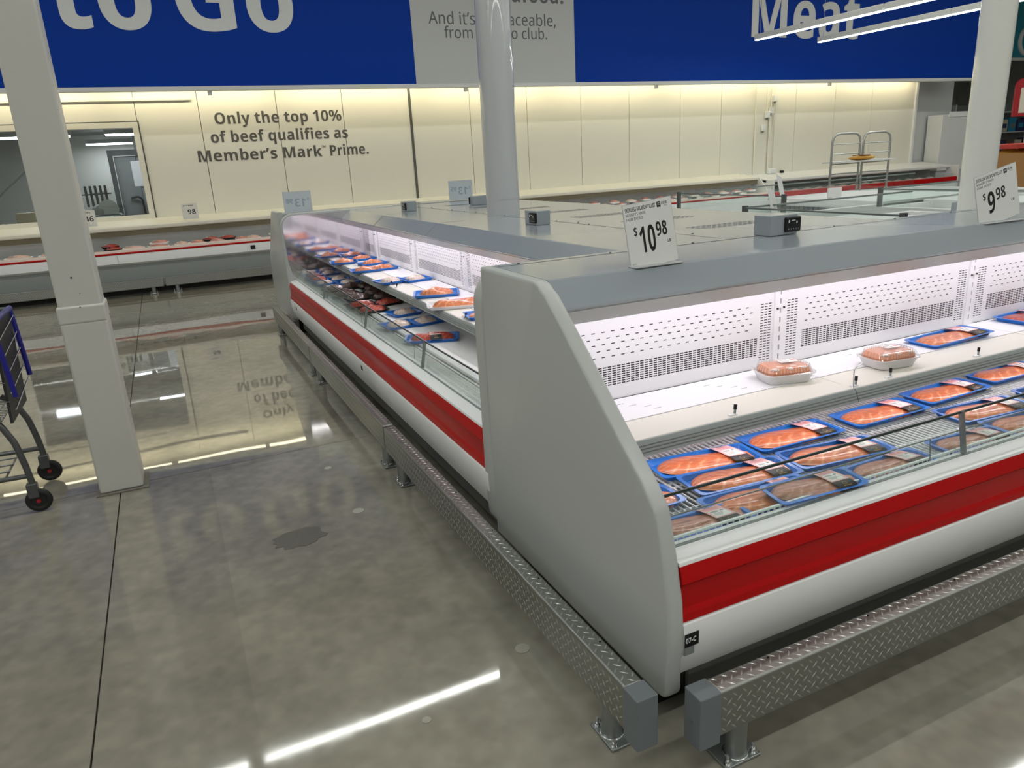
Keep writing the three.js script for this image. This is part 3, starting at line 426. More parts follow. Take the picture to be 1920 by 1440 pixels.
// ---------------------------------------------------------------- fish packs
function filletGeo(L, W, H, fold = 0) {
  const nu = 26, nv = 12, pos = [], uv = [], idx = [];
  const out = u => { const s = Math.pow(Math.max(0, 1 - Math.pow(Math.abs(u - 0.08) / 1.08, 2.6)), 0.62); return s * (1 - 0.16 * u); };
  for (let i = 0; i <= nu; i++) for (let j = 0; j <= nv; j++) {
    const u = -1 + 2 * i / nu, v = -1 + 2 * j / nv, o = out(u), e = Math.pow(Math.max(0, 1 - v * v * v * v), 0.5); const h = H * Math.min(1, o * 1.3) * e * (0.82 + 0.18 * Math.cos(v * 3 + u)) * (1 + 0.06 * Math.sin(u * 5 + v * 2)) + (fold ? fold * Math.exp(-Math.pow((u + 0.1 + 0.25 * v) / 0.3, 2)) * e : 0);
    pos.push(u * L / 2, h, v * W / 2 * o + 0.01 * Math.sin(u * 2.4)); uv.push((u + 1) / 2, (v + 1) / 2);
  }
  for (let i = 0; i < nu; i++) for (let j = 0; j < nv; j++) { const a = i * (nv + 1) + j, b = a + 1, c = a + nv + 1, d = c + 1; idx.push(a, b, c, b, d, c); }
  const g = new THREE.BufferGeometry(); g.setAttribute('position', new THREE.Float32BufferAttribute(pos, 3)); g.setAttribute('uv', new THREE.Float32BufferAttribute(uv, 2)); g.setIndex(idx); g.computeVertexNormals(); return g;
}
const trayGeo = (hx, hz, h) => loft([rrect(hx - 0.02, hz - 0.014, 0.018, 0), rrect(hx - 0.012, hz - 0.009, 0.022, h * 0.7), rrect(hx - 0.01, hz - 0.008, 0.024, h), rrect(hx, hz, 0.018, h + 0.001), rrect(hx, hz, 0.018, h + 0.003), rrect(hx - 0.014, hz - 0.01, 0.022, h + 0.0025), rrect(hx - 0.017, hz - 0.012, 0.022, h * 0.6), rrect(hx - 0.024, hz - 0.017, 0.02, 0.003)]);
function sleeveGeo(x, w, hz, base, H) { const n = 14, pos = [], uv = [], idx = []; for (let i = 0; i <= n; i++) { const v = -1 + 2 * i / n; const y = base + H * Math.pow(Math.max(0, 1 - v * v * 0.96), 0.5) - (Math.abs(v) > 0.98 ? 0.012 : 0); for (const k of [0, 1]) { pos.push(x + (k - 0.5) * w + 0.012 * v, y, v * hz); uv.push(k, 1 - i / n); } } for (let i = 0; i < n; i++) { const a = i * 2; idx.push(a, a + 2, a + 1, a + 1, a + 2, a + 3); } const g = new THREE.BufferGeometry(); g.setAttribute('position', new THREE.Float32BufferAttribute(pos, 3)); g.setAttribute('uv', new THREE.Float32BufferAttribute(uv, 2)); g.setIndex(idx); g.computeVertexNormals(); return g; }
const packs = new Map();
function pack(kind, pos, turn, label, group, o = {}) {
  const key = kind + (o.L || '') + (o.sleeve ?? '') + (o.fold || '') + (o.mat || ''); let src = packs.get(key), t;
  if (!src) {
    const L = o.L || 0.4, W = o.W || 0.2, H = o.H || 0.017; t = thing('fish_pack', label, 'fish pack', pos, turn, group);
    part('tray', trayGeo(L / 2, W / 2, 0.017), o.mat ? M[o.mat] : M.tray, t); const f = part('fillet', filletGeo(L * (o.fl || 0.89), W * (o.fw || 0.9), H, o.fold), FM[kind], t); f.position.y = 0.007;
    if (o.sleeve !== undefined && o.sleeve !== null) part('sleeve_label', sleeveGeo(o.sleeve * L, 0.072, W * 0.485, 0.0195, H * 0.62), M.label, t);
    packs.set(key, t); return t;
  }
  return copyOf(src, pos, turn, label, group);
}
const D = Math.PI / 180, RACK = 0.5565;
const gr1 = 'salmon trays on the wire deck';
for (const [x, z, a, w] of [[1.545, -1.845, -6.9, 'rear row of the wire deck, first from the slanted panel'], [1.565, -1.692, -4.7, 'middle row of the wire deck, first from the slanted panel'], [1.52, -1.535, -2.5, 'third row of the wire deck, next to the slanted panel'], [1.96, -1.865, -1, 'rear row of the wire deck, second from the slanted panel'], [1.97, -1.668, -6.2, 'middle row of the wire deck, second from the slanted panel'], [2.42, -1.86, -0.3, 'rear row of the wire deck, third from the slanted panel'], [2.85, -1.89, 1.8, 'rear row of the wire deck, fourth from the slanted panel'], [3.3, -1.92, 0, 'rear row of the wire deck, fifth from the slanted panel'], [2.77, -1.668, -4.9, 'middle row of the wire deck, third from the slanted panel'], [2.79, -1.50, -4.1, 'third row of the wire deck, just past the glass mullion'], [3.24, -1.66, -3, 'middle row of the wire deck, fourth from the slanted panel']]) pack('salmon', [x, RACK, z], a * D, 'salmon tray in the ' + w, gr1, { sleeve: 0.27, W: 0.16 });
pack('salmon', [1.2, RACK, -1.7], 0, 'small salmon tray tucked behind the slanted side panel', null, { L: 0.22, W: 0.14 });
const gr2 = 'front row trays behind the glass';
for (const [x, z, a, y, w] of [[1.67, -1.485, -3, 0.02, 'second'], [1.245, -1.505, -2, 0, 'first'], [2.03, -1.5, 1, 0, 'third'], [2.44, -1.5, -3, 0, 'fourth']]) { const t = pack('dusky', [x, RACK + y, z], a * D, `brownish salmon tray against the front glass, ${w} from the slanted panel`, gr2, { sleeve: 0.22, L: 0.34, W: 0.12 }); if (y) t.rotation.x = 0.1; }
pack('salmon', [3.08, 0.727, -2.055], 0, 'salmon tray with raised sleeve on the slanted-end case shelf', null, { sleeve: 0.27 }).rotation.z = 0.03;
pack('red', [3.72, 0.727, -2.08], 0.05, 'dark red fillet tray next to the shelf upright', null, { sleeve: 0.2, L: 0.34 });
// clamshell tubs
{
  const t = thing('burger_tub', 'clear lidded tub of salmon patties near the first shelf upright', 'food tub', [2.075, 0.727, -2.03], -0.25);
  part('tub', loft([rrect(0.086, 0.06, 0.03, 0), rrect(0.1, 0.072, 0.036, 0.034), rrect(0.108, 0.08, 0.04, 0.036), rrect(0.108, 0.08, 0.04, 0.039), rrect(0.098, 0.07, 0.034, 0.038), rrect(0.084, 0.058, 0.03, 0.003)]), M.trayClear, t);
  part('patty', loft([rrect(0.082, 0.055, 0.03, 0.004), rrect(0.092, 0.065, 0.034, 0.045), rrect(0.08, 0.055, 0.03, 0.06)]), FM.salmon, t);
  part('onion_topping', [0, 1, 2, 3, 4].map(i => new THREE.SphereGeometry(0.016, 8, 6).scale(1.4, 0.35, 1).translate(-0.06 + i * 0.028, 0.056, 0.045 - (i % 2) * 0.02)), FM.pale, t);
  const lid = part('lid', loft([rrect(0.106, 0.078, 0.04, 0.0395), rrect(0.098, 0.07, 0.036, 0.043), rrect(0.09, 0.063, 0.03, 0.064), rrect(0.084, 0.057, 0.03, 0.067)]), M.lid, t);
  const ribs = []; for (let i = 0; i < 40; i++) { const a = i / 40 * 6.2832, c = Math.cos(a), s = Math.sin(a), k = 1 / Math.pow(Math.pow(Math.abs(c) / 0.1, 3) + Math.pow(Math.abs(s) / 0.072, 3), 1 / 3), q = k * 0.92; ribs.push(rod([k * c * 0.985, 0.044, k * s * 0.985], [q * c, 0.064, q * s], 0.0012, 4)); } part('lid_rib', ribs, M.trayClear, lid);
  part('paper_label', box(-0.01, 0.06, 0.0674, 0.068, -0.04, 0.002), M.whiteLabel, lid);
  copyOf(t, [2.55, 0.727, -1.945], -0.12, 'clear lidded tub of salmon patties standing behind the wire sign clip');
}
// long case shelf and deck packs
const SH = 0.727, DK = 0.5565, shG = 'fish trays on the long case shelf', dkG = 'fish trays on the long case deck';
for (const [k, x, z, a, f, m] of [['salmon', 1.73, -7.3, 5, 0, null], ['salmon', 1.52, -7.15, -8, 0.02, null], ['salmon', 1.72, -6.85, 10, 0.018, null], ['salmon', 1.54, -6.42, -4, 0.014, null], ['salmon', 1.7, -6.42, 4, 0.014, null]]) pack(k, [x, SH, z], a * D, 'small salmon portion tray on the far half of the long case shelf', shG, { L: 0.27, W: 0.2, fl: 0.68, fw: 0.6, H: 0.03, fold: f || 0.012 });
for (const [x, z, a, w] of [[1.54, -5.62, 12, 'by the front edge of'], [1.73, -5.58, 8, 'against the pierced back of']]) pack('pale', [x, SH, z], a * D, `pale folded fillet tray ${w} the long case shelf`, 'pale trays on the long case shelf', { L: 0.24, W: 0.22, fl: 0.62, fw: 0.66, H: 0.03, fold: 0.01 });
pack('salmon', [1.64, SH, -4.82], -0.35, 'folded salmon portion in blue tray alone on the long case shelf', shG, { L: 0.32, W: 0.24, fl: 0.72, fw: 0.6, H: 0.034, fold: 0.016 });
pack('salmon', [1.63, SH, -4.32], -0.3, 'long salmon side in clear film tray on the long case shelf', shG, { L: 0.44, W: 0.21, fl: 0.84, fw: 0.72, H: 0.04, mat: 'trayClear' });
pack('salmon', [1.7, SH, -3.9], -0.2, 'salmon side in blue tray on the long case shelf, hidden partly by the slanted panel', shG, { L: 0.4, sleeve: null });
for (const [k, x, z, a, f] of [['red', 1.3, -7.38, 5, 0.02], ['pale', 1.3, -7.1, 15, 0.02], ['pale', 1.47, -7.25, -8, 0.02], ['pale', 1.5, -6.98, 10, 0.018]]) pack(k, [x, DK, z], a * D, `${k === 'red' ? 'red' : 'pale'} portion tray at the far end of the long case deck`, dkG, { L: 0.22, W: 0.2, fl: 0.66, fw: 0.66, H: 0.03, fold: f * 0.5 });
for (const [x, z, a] of [[1.3, -6.62, 8], [1.45, -6.66, -5], [1.58, -6.6, 12], [1.33, -6.3, -9], [1.36, -6.02, 4], [1.55, -6.2, 6], [1.55, -5.92, -6], [1.6, -6.4, 3]]) pack('dark', [x, DK, z], (a + 10) * D, 'dark skinned fish tray under the long case shelf', 'dark fish trays on the long case deck', { L: 0.22, W: 0.19, fl: 0.8, fw: 0.74, H: 0.04, fold: 0.014, mat: 'trayDark' in M ? 'trayDark' : 'black' });
for (const [x, z, a] of [[1.3, -5.68, 6], [1.5, -5.64, 14], [1.32, -5.42, -4]]) pack('red', [x, DK, z], a * D, 'red fillet tray between the dark fish and the pale fillets', 'red trays on the long case deck', { L: 0.24, W: 0.2, fl: 0.8, fw: 0.66, H: 0.034, fold: 0.012, mat: 'black' });
for (const [x, z, a, w] of [[1.49, -5.15, 8, 'next to the red fillet trays'], [1.33, -4.76, 6, 'beside the front glass'], [1.52, -4.76, 10, 'under the shelf edge']]) pack('pale', [x, DK, z], a * D, `pale fillet in blue tray on the long case deck, ${w}`, 'pale trays on the long case deck', { L: 0.24, W: 0.26, fl: 0.6, fw: 0.62, H: 0.03, fold: 0.01 });
pack('red', [1.39, DK, -4.24], -0.38, 'deep red fillet in blue tray with a strap label, alone on the white deck', null, { L: 0.34, W: 0.2, fl: 0.78, fw: 0.6, H: 0.036, sleeve: 0.06 });

// ---------------------------------------------------------------- meat wall cases
function meatCase(x0, x1, label, band) {
  const t = thing('wall_case', label, 'refrigerated case', [x0, 0, -12.0]); const L = x1 - x0, n = Math.max(1, Math.round(L / 2.4)), s = L / n;
  part('plinth', box(0, L, 0, 0.12, -0.9, -0.12), M.black, t); part('kick_plate', box(0, L, 0.1, 0.45, -0.12, -0.06), M.grey, t);
  for (let i = 0; i < n; i++) part('lower_panel', prism([[-0.05, 0.44], [-0.005, 0.47], [0, 0.58], [-0.005, 0.60], [-0.2, 0.60], [-0.2, 0.44]], i * s + 0.002, (i + 1) * s - 0.002), M.white, t);
  part('bumper_band', prism([[-0.1, 0.598], [0.004, 0.598], [0.01, 0.615], [0.004, 0.598 + band], [-0.1, 0.598 + band]], 0, L), M.red, t); part('front_rim', prism([[-0.06, 0.598 + band], [0.004, 0.598 + band], [0.0, 0.628 + band], [-0.05, 0.632 + band]], 0, L), S(0xecd9cf, 0.4), t);
  part('deck', box(0, L, 0.55, 0.634, -0.7, -0.05), M.deck, t); part('rear_liner', prism([[-0.72, 0.59], [-0.58, 0.75], [-0.56, 0.75], [-0.5, 0.9], [-0.8, 0.9], [-0.8, 0.59]], 0, L), M.deck, t);
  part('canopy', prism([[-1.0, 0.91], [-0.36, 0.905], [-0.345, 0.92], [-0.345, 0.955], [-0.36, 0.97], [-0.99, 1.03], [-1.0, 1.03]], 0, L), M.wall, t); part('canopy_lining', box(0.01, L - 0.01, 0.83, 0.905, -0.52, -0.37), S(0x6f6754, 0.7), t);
  part('body', [box(0, L, 0.12, 0.55, -0.99, -0.2), box(0, L, 0.55, 0.91, -0.99, -0.78)], M.grey, t); part('end_panel', prism([[-1.0, 0.12], [-0.02, 0.12], [0.0, 0.58], [-0.02, 0.64], [-0.34, 0.97], [-1.0, 1.03]], L - 0.03, L), M.trim, t);
  return t;
}
const mc1 = meatCase(-8, 4.2, 'long cream meat case under the preparation room window', 0.028); meatCase(4.2, 11.62, 'long cream meat case under the plain wall panels', 0.028);
part('drain_valve', rbox(9.15, 9.22, 0.5, 0.56, 0, 0.012, 0.004), M.black, mc1);
{ // taller red-banded case on the right
  const t = thing('wall_case', 'wall case with broad red band below the conduits', 'refrigerated case', [11.66, 0, -12.0]); const L = 5.9;
  part('body', box(0, L, 0.1, 0.52, -0.99, 0.0), M.white, t); part('bumper_band', rbox(0.05, L - 0.02, 0.54, 0.64, -0.08, 0.012, 0.01), M.red, t); part('deck', box(0.02, L - 0.02, 0.5, 0.6, -0.9, -0.03), M.deck, t); part('rear_liner', box(0, L, 0.52, 0.9, -0.99, -0.75), M.grey, t); part('canopy', prism([[-1, 0.86], [-0.2, 0.84], [-0.18, 0.86], [-0.18, 0.9], [-1, 0.99]], 0, L), M.trim, t);
  for (const x of [0, L - 0.05]) part('end_post', rbox(x, x + 0.05, 0, 0.9, -0.3, 0.02, 0.01), M.trim, t); part('front_glass', box(0.06, L - 0.06, 0.64, 0.72, -0.04, -0.035), M.glass, t);
}
single('case_step_panel', 'sloping cream divider between the two meat wall cases', 'panel', prism([[-12.95, 0.6], [-12.02, 0.5], [-12.02, 0.82], [-12.2, 0.84], [-12.95, 1.05]], 11.625, 11.655), M.trim);
for (const [x, w, lab] of [[-8, 2.3, 'treadplate rail at the far left of the meat wall'], [-5.65, 2.8, 'treadplate rail in front of the preparation window'], [-2.8, 2.66, 'treadplate rail ending below the window edge'], [-0.12, 2.6, 'treadplate rail running from the window edge toward the island'], [2.52, 2.6, 'treadplate rail hidden partly by the island corner']]) guardRail(lab, w, [x, 0, -11.86], 0, [0.15, w - 0.15], undefined, 'meat wall rails', 0.1, 0.228);
// meat packs
const meatM = [Ph(0xa8413a, 0.35, { clearcoat: 0.5 }), Ph(0xc98a80, 0.35, { clearcoat: 0.5 }), Ph(0xd8b7ab, 0.4, { clearcoat: 0.4 })];
const meatSrc = [0, 1, 2].map(k => null);
function meat(k, x, z, w, y, lab, grp) {
  let t = thing('meat_pack', lab, 'meat pack', [x, y + (x < 11.6 ? 0.035 : 0), z], rr(-0.15, 0.15), grp); part('tray', loft([rrect(w / 2 - 0.02, 0.085, 0.02, 0), rrect(w / 2, 0.1, 0.025, 0.03), rrect(w / 2 - 0.015, 0.088, 0.02, 0.028)]), k === 0 ? M.black : M.white, t);
  const f = part('meat', filletGeo(w * 0.86, 0.16, 0.04, 0.012), meatM[k], t); f.position.y = 0.016; part('label', box(-w * 0.3, -w * 0.02, 0.056, 0.0575, 0.0, 0.06), M.whiteLabel, t); return t;
}
const mg = 'meat packs under the window side canopy';
for (const [k, x, z, w, y] of [[0, -0.72, -12.22, 0.24, 0.602], [0, -0.76, -12.3, 0.24, 0.64], [2, -0.45, -12.14, 0.3, 0.602], [1, -0.12, -12.14, 0.3, 0.602], [1, -0.1, -12.2, 0.26, 0.645], [2, 0.2, -12.15, 0.2, 0.602], [1, 0.42, -12.14, 0.24, 0.602], [0, 0.62, -12.2, 0.24, 0.63], [0, 0.86, -12.2, 0.24, 0.63], [1, 0.7, -12.12, 0.26, 0.602], [1, 1.05, -12.14, 0.2, 0.602], [2, 1.22, -12.15, 0.24, 0.602], [1, 1.62, -12.18, 0.3, 0.63], [1, 1.9, -12.18, 0.24, 0.62], [2, -1.9, -12.2, 0.34, 0.602], [2, -1.5, -12.18, 0.32, 0.602], [2, -2.3, -12.16, 0.3, 0.602]]) meat(k, x, z, w, y, ['dark red meat pack on black tray below the window', 'pinkish meat pack in the long case below the window', 'pale meat pack in the long case below the window'][k], mg);
for (let i = 0; i < 26; i++) meat(i % 3 === 0 ? 2 : 1, 6.6 + i * 0.19, -12.28 - rr(0, 0.12), 0.2, 0.602 + (i % 2) * 0.05, i % 3 === 0 ? 'pale poultry pack in the case under the plain panels' : 'pink poultry pack in the case under the plain panels', 'poultry packs under the plain panels');
for (let i = 0; i < 14; i++) meat(2, 12.2 + i * 0.36, -12.25, 0.28, 0.602, 'pale wrapped pack behind the broad red band', 'packs behind the broad red band');
for (const [x, lab, txt] of [[-0.98, 'small white price card below the window, beside the square column', '46'], [0.4, 'small white price card on the meat case ledge under the slogan', '98']]) { const t = thing('shelf_card', lab, 'price card', [x, 1.0, -12.4]); part('card', new THREE.PlaneGeometry(0.22, 0.2).translate(0, 0.13, 0.003), S(0xffffff, 0.4, 0, { map: canvasTex(128, 128, (c) => { c.fillStyle = '#eceae2'; c.fillRect(0, 0, 128, 128); c.fillStyle = '#2a2a2a'; for (let i = 0; i < 6; i++) c.fillRect(14 + i * 14, 16, 9, 8); c.font = 'bold 62px sans-serif'; c.fillText(txt, 44, 100); }) }), t); part('holder', box(-0.112, 0.112, 0.0, 0.232, -0.002, 0.002), M.trim, t); }

// ---------------------------------------------------------------- right side freezers and background
function freezer(label, pos, W, Dp, grille) { // white chest with glass guard; local x width, z depth
  const t = thing('chest_freezer', label, 'freezer', pos); const H = 1.05;
  part('body', box(0, W, 0.1, H - 0.12, -Dp, 0), M.white, t); part('base', box(0.05, W - 0.05, 0, 0.1, -Dp + 0.05, -0.05), M.black, t);
  part('rim', [box(0, W, H - 0.12, H, -0.07, 0), box(0, W, H - 0.12, H, -Dp, -Dp + 0.07), box(0, 0.07, H - 0.12, H, -Dp + 0.07, -0.07), box(W - 0.07, W, H - 0.12, H, -Dp + 0.07, -0.07)], M.trim, t); part('well', box(0.07, W - 0.07, 0.6, 0.64, -Dp + 0.07, -0.07), M.deck, t);
  const g = part('glass_guard', [box(0.01, 0.016, H, H + 0.14, -Dp, 0), box(0.01, W, H, H + 0.14, -Dp, -Dp + 0.006)], M.glass, t); part('guard_rail_edge', [box(0.006, 0.018, H + 0.14, H + 0.15, -Dp, 0.0), box(0.01, W, H + 0.14, H + 0.152, -Dp, -Dp + 0.012)], M.greyEdge, g);
  for (const z of [-Dp, -0.03]) part('guard_post', box(0, 0.03, H, H + 0.16, z, z + 0.03), M.kick, t);
  const q = []; for (let z = -Dp + 0.1; z < -0.1; z += 0.06) q.push(box(W * 0.34, W * 0.34 + 0.02, H - 0.09, H - 0.05, z, z + 0.045)); part('grille_slots', q, M.kick, t).userData.kind = 'stuff'; part('grille_bar', box(W * 0.345, W * 0.7, H - 0.12, H + 0.02, -Dp, 0), M.trim, t);
}
freezer('white chest freezer with glass guard behind the island cover', [3.62, 0, -2.75], 1.7, 1.25, 1);
freezer('second white chest freezer beside the white column', [5.5, 0, -2.75], 1.7, 1.7, 1);
freezer('white chest freezer in front of the baking rack', [4.6, 0, -4.6], 3.4, 1.4, 1);
controlBox('control box on the white freezer top near the white column', [5.0, 1.07, -3.35], 0.2);
for (const [x, z, ty, lab, y] of [[3.9, -3.95, 0.5, 'blank tilted card at the corner of the white freezer', 1.06], [5.3, -5.3, 0.5, 'blank tilted card in front of the baking rack', 1.08]]) { const t = thing('blank_card', lab, 'sign card', [x, y, z], ty); part('card', new THREE.BoxGeometry(0.17, 0.26, 0.003).translate(0, 0.13, 0).rotateX(-0.3).rotateZ(-0.25), M.trim, t); part('foot', rbox(-0.08, 0.08, -0.01, 0.008, -0.02, 0.03, 0.003, 1), M.trim, t); }
for (const [x, z, lab] of [[5.95, -5.3, 'small white card holder on the middle freezer'], [6.3, -3.6, 'small white card holder on the freezer by the white column']]) { const t = thing('card_holder', lab, 'card holder', [x, 1.071, z]); part('card', rbox(-0.09, 0.09, 0.01, 0.1, -0.008, 0.008, 0.003, 1), M.trim, t); part('foot', rbox(-0.06, 0.06, 0, 0.014, -0.03, 0.03, 0.004, 1), M.trim, t); }
{ // baking rack
  const t = thing('baking_rack', 'tall aluminium bun rack with rounded frames before the wall case', 'rack', [7.76, 0, -7.0]);
  for (const [a, b] of [[0, 0.49], [0.55, 1.04]]) { part('frame', tube([[a, 0.1, 0], [a, 0.9, 0], [a, 1.58, 0], [a + 0.03, 1.66, 0], [a + 0.1, 1.685, 0], [b - 0.1, 1.685, 0], [b - 0.03, 1.66, 0], [b, 1.58, 0], [b, 0.9, 0], [b, 0.1, 0]], 0.014, 60, 8), M.alu, t); for (let i = 0; i < 9; i++) part('rung', rod([a, 0.6 + i * 0.12, 0.002], [b, 0.6 + i * 0.12, 0.002], 0.008), M.alu, t); }
  for (let i = 0; i < 4; i++) part('caster', new THREE.CylinderGeometry(0.05, 0.05, 0.03, 14).rotateZ(Math.PI / 2).translate([0, 0.49, 0.55, 1.04][i], 0.05, 0), M.rubber, t);
  part('tray', box(0.02, 1.02, 1.335, 1.35, -0.16, 0.14), M.trim, t); part('side_link', [rod([0, 0.3, 0], [1.04, 0.3, 0], 0.01), rod([0, 1.34, 0], [1.04, 1.34, 0], 0.006)], M.alu, t);
  const r = thing('bread_tray', 'yellow and brown pastry pack lying on the bun rack tray', 'pastry pack', [8.3, 1.351, -7.0]); part('pack', new THREE.SphereGeometry(0.2, 16, 8).scale(1.1, 0.16, 0.5).translate(0, 0.03, 0), S(0xc9932f, 0.5), r); part('wrap_band', box(-0.08, 0.06, 0.055, 0.066, -0.08, 0.08), S(0x7b4a1c, 0.6), r);
}
{ // conduits and boxes
  const t = thing('wall_conduit', 'white conduits and junction boxes on the cream wall', 'conduit', [12.3, 0, -12.96]);
  for (const [x, y0, y1, r] of [[-0.28, 1.05, 2.82, 0.018], [0.04, 2.3, 2.82, 0.012], [0.15, 1.0, 2.82, 0.014], [0.24, 2.0, 2.82, 0.012], [0.27, 1.0, 2.5, 0.01], [0.12, 1.0, 2.2, 0.02]]) part('pipe', rod([x, y0, 0], [x, y1, 0], r, 8), M.wall, t);
  for (const [x, y] of [[0.24, 2.5], [0.14, 2.26], [0.04, 2.17], [-0.06, 1.9]]) { const b = part('junction_box', rbox(x - 0.05, x + 0.05, y, y + 0.13, -0.03, 0.05, 0.01), M.trim, t); part('gland', rod([x - 0.01, y - 0.03, 0.01], [x - 0.01, y, 0.01], 0.02, 8), M.kick, b); }
  part('valve', rbox(0.1, 0.32, 0.98, 1.1, -0.03, 0.09, 0.03), M.trim, t); part('outlet', rbox(0.5, 0.58, 0.98, 1.04, -0.02, 0.05, 0.02), M.black, t);
}
{ const t = thing('white_cabinet', 'tall plain white cabinet with a blank plate at the end of the meat wall', 'cabinet', [17.6, 0, -13.05]); part('body', rbox(0.08, 1.75, 0.75, 2.08, 0, 0.4, 0.01), M.trim, t); part('blank_plate', rbox(0.3, 1.25, 2.02, 2.14, 0.4, 0.42, 0.004), M.white, t); part('base', box(0.1, 1.7, 0, 0.75, 0, 0.36), M.wallGrey, t); }
{ const t = thing('teal_sign', 'teal hanging sign with white trim in the next department', 'sign', [22.1, 3.62, -15]); part('sign_panel', box(-1.6, 7, 0.08, 2.6, -0.06, 0), M.teal, t); part('bottom_trim', box(-1.6, 7, 0, 0.08, -0.07, 0.01), M.trim, t); part('emblem', new THREE.TorusGeometry(0.35, 0.07, 8, 24, 4.5).translate(2.25, 0.55, 0.01), M.letter, t); }
{ // shelving with groceries
  const t = thing('grocery_shelving', 'white grocery shelving full of colourful packs beyond the white column', 'shelving', [21.2, 0, -16.4]); const shelfY = [0.3, 0.95, 1.6, 2.25]; part('back_board', box(0, 7, 0, 2.5, -0.65, -0.6), M.grey, t); for (const y of shelfY) part('shelf', box(0, 7, y - 0.04, y, -0.6, 0), M.trim, t); for (const x of [0, 2.3, 4.6, 6.95]) part('upright', box(x, x + 0.05, 0, 2.5, -0.62, 0.0), M.white, t);
  const cols = [0x2d3b6b, 0x57b544, 0xd0702a, 0x6e5b4a, 0x2a9ac4, 0xe3d9c0, 0x3a3550, 0xb02a2a, 0x8a8f94].map(c => S(c, 0.5)), nm = ['navy', 'green', 'orange', 'brown', 'sky blue', 'cream', 'purple', 'red', 'grey'];
  for (let r = 0; r < 3; r++) for (let i = 0; i < 15; i++) { const k = (r === 0 ? [1, 1, 2, 2, 5, 7][i % 6] : r === 1 ? [3, 5, 6, 3, 8, 0][i % 6] : [4, 0, 0, 6, 7, 5][i % 6]); const q = thing('grocery_box', `${nm[k]} grocery pack on the ${['low', 'middle', 'upper'][r]} board of the white shelving`, 'grocery pack', [21.4 + i * 0.45, shelfY[r], -16.7], rr(-0.1, 0.1), 'groceries on the white shelving'); part('pack', rbox(-0.18, 0.18, 0, rr(0.36, 0.5), -0.12, 0.12, 0.02), cols[k], q); part('front_print', box(-0.12, 0.12, 0.12, 0.26, 0.12, 0.123), cols[(k + 4) % 9], q); }
}
{ const t = thing('speaker_unit', 'small white wall speaker above the groceries', 'speaker', [21.9, 2.251, -16.6]); part('body', rbox(-0.22, 0.22, 0, 0.34, -0.1, 0.06, 0.02), M.trim, t); part('cone', new THREE.CylinderGeometry(0.06, 0.06, 0.01, 16).rotateX(Math.PI / 2).translate(0, 0.17, 0.065), M.black, t); }
{ const t = thing('red_frame_sign', 'red rounded sign frame holding a cream notice', 'sign', [14.95, 1.86, -9], -0.4); const s = new THREE.Shape(); s.moveTo(-0.32, 0); s.lineTo(0.32, 0); s.lineTo(0.32, 0.5); s.quadraticCurveTo(0.32, 0.66, 0.16, 0.66); s.lineTo(-0.16, 0.66); s.quadraticCurveTo(-0.32, 0.66, -0.32, 0.5); part('frame', new THREE.ExtrudeGeometry(s, { depth: 0.04, bevelEnabled: false }), M.redPlastic, t); part('notice', box(-0.22, 0.26, 0.06, 0.5, 0.04, 0.045), S(0xd8cfc0, 0.6), t); part('pole', rod([0, -1.86, 0.02], [0, 0, 0.02], 0.02), M.alu, t); part('foot', new THREE.CylinderGeometry(0.22, 0.24, 0.03, 24).translate(0, -1.845, 0.02), M.alu, t); }
{ const t = thing('display_carton', 'open brown cardboard display bin with yellow snack bags', 'carton', [11.85, 0, -7.0], -0.2); part('bin', [box(-0.6, 0.6, 0, 1.2, -0.5, -0.49), box(-0.6, 0.6, 0, 1.05, 0.49, 0.5), box(-0.6, -0.59, 0, 1.3, -0.5, 0.5), box(0.59, 0.6, 0, 1.3, -0.5, 0.5)], M.cardboard, t); part('flap', prism([[0.5, 1.05], [0.62, 1.3], [0.63, 1.29], [0.51, 1.04]], -0.6, 0.6), S(0xb98a55, 0.85), t); part('bag', [0, 1, 2, 3].map(i => new THREE.SphereGeometry(0.17, 12, 8).scale(1, 0.5, 0.8).translate(-0.4 + i * 0.27, 1.28, 0)), S(0xd9a13a, 0.4), t); part('header', box(-0.6, 0.6, 1.36, 1.42, -0.5, 0.3), S(0xa8322c, 0.6), t); }

// ---------------------------------------------------------------- preparation room contents
for (const [x, y, z, lab] of [[-1.75, 2.36, -14.9, 'bright tube light at the left of the preparation room ceiling'], [-0.05, 2.36, -14.9, 'bright tube light right of the ceiling duct in the preparation room'], [-0.5, 2.3, -16.9, 'tube light deep in the preparation room']]) { const t = thing('tube_light', lab, 'tube light', [x, y, z]); part('housing', box(-0.6, 0.6, 0.03, 0.1, -0.08, 0.08), M.trim, t); part('tube', box(-0.58, 0.58, 0, 0.03, -0.06, 0.06), G.prep, t); const l = new THREE.RectAreaLight(0xf2f6ff, 20, 1.16, 0.12); l.position.set(0, -0.006, 0); l.rotation.x = -Math.PI / 2; l.castShadow = true; t.add(l); }
{ const t = thing('steel_doorway', 'dark steel doorway with grey cabinet in the preparation room', 'doorway', [-0.35, 0, -15.6]); part('frame', [box(-0.35, -0.27, 0, 2.05, 0, 0.06), box(-0.35, 0.35, 2.05, 2.15, 0, 0.06)], M.prepDark, t); part('door_leaf', rbox(-0.26, 0.1, 0.05, 2.04, -0.05, 0, 0.01), M.prepMid, t); part('paper_notice', box(0.0, 0.16, 1.5, 1.95, 0.0, 0.004), M.trim, t); part('handle', tube([[-0.1, 1.3, 0.03], [0.02, 1.32, 0.06], [0.08, 1.25, 0.06], [0.09, 0.75, 0.06], [-0.02, 0.72, 0.03]], 0.018, 30), M.black, t); part('cabinet', rbox(0.1, 0.75, 0, 2.4, -0.35, -0.02, 0.01), M.grey, t); }
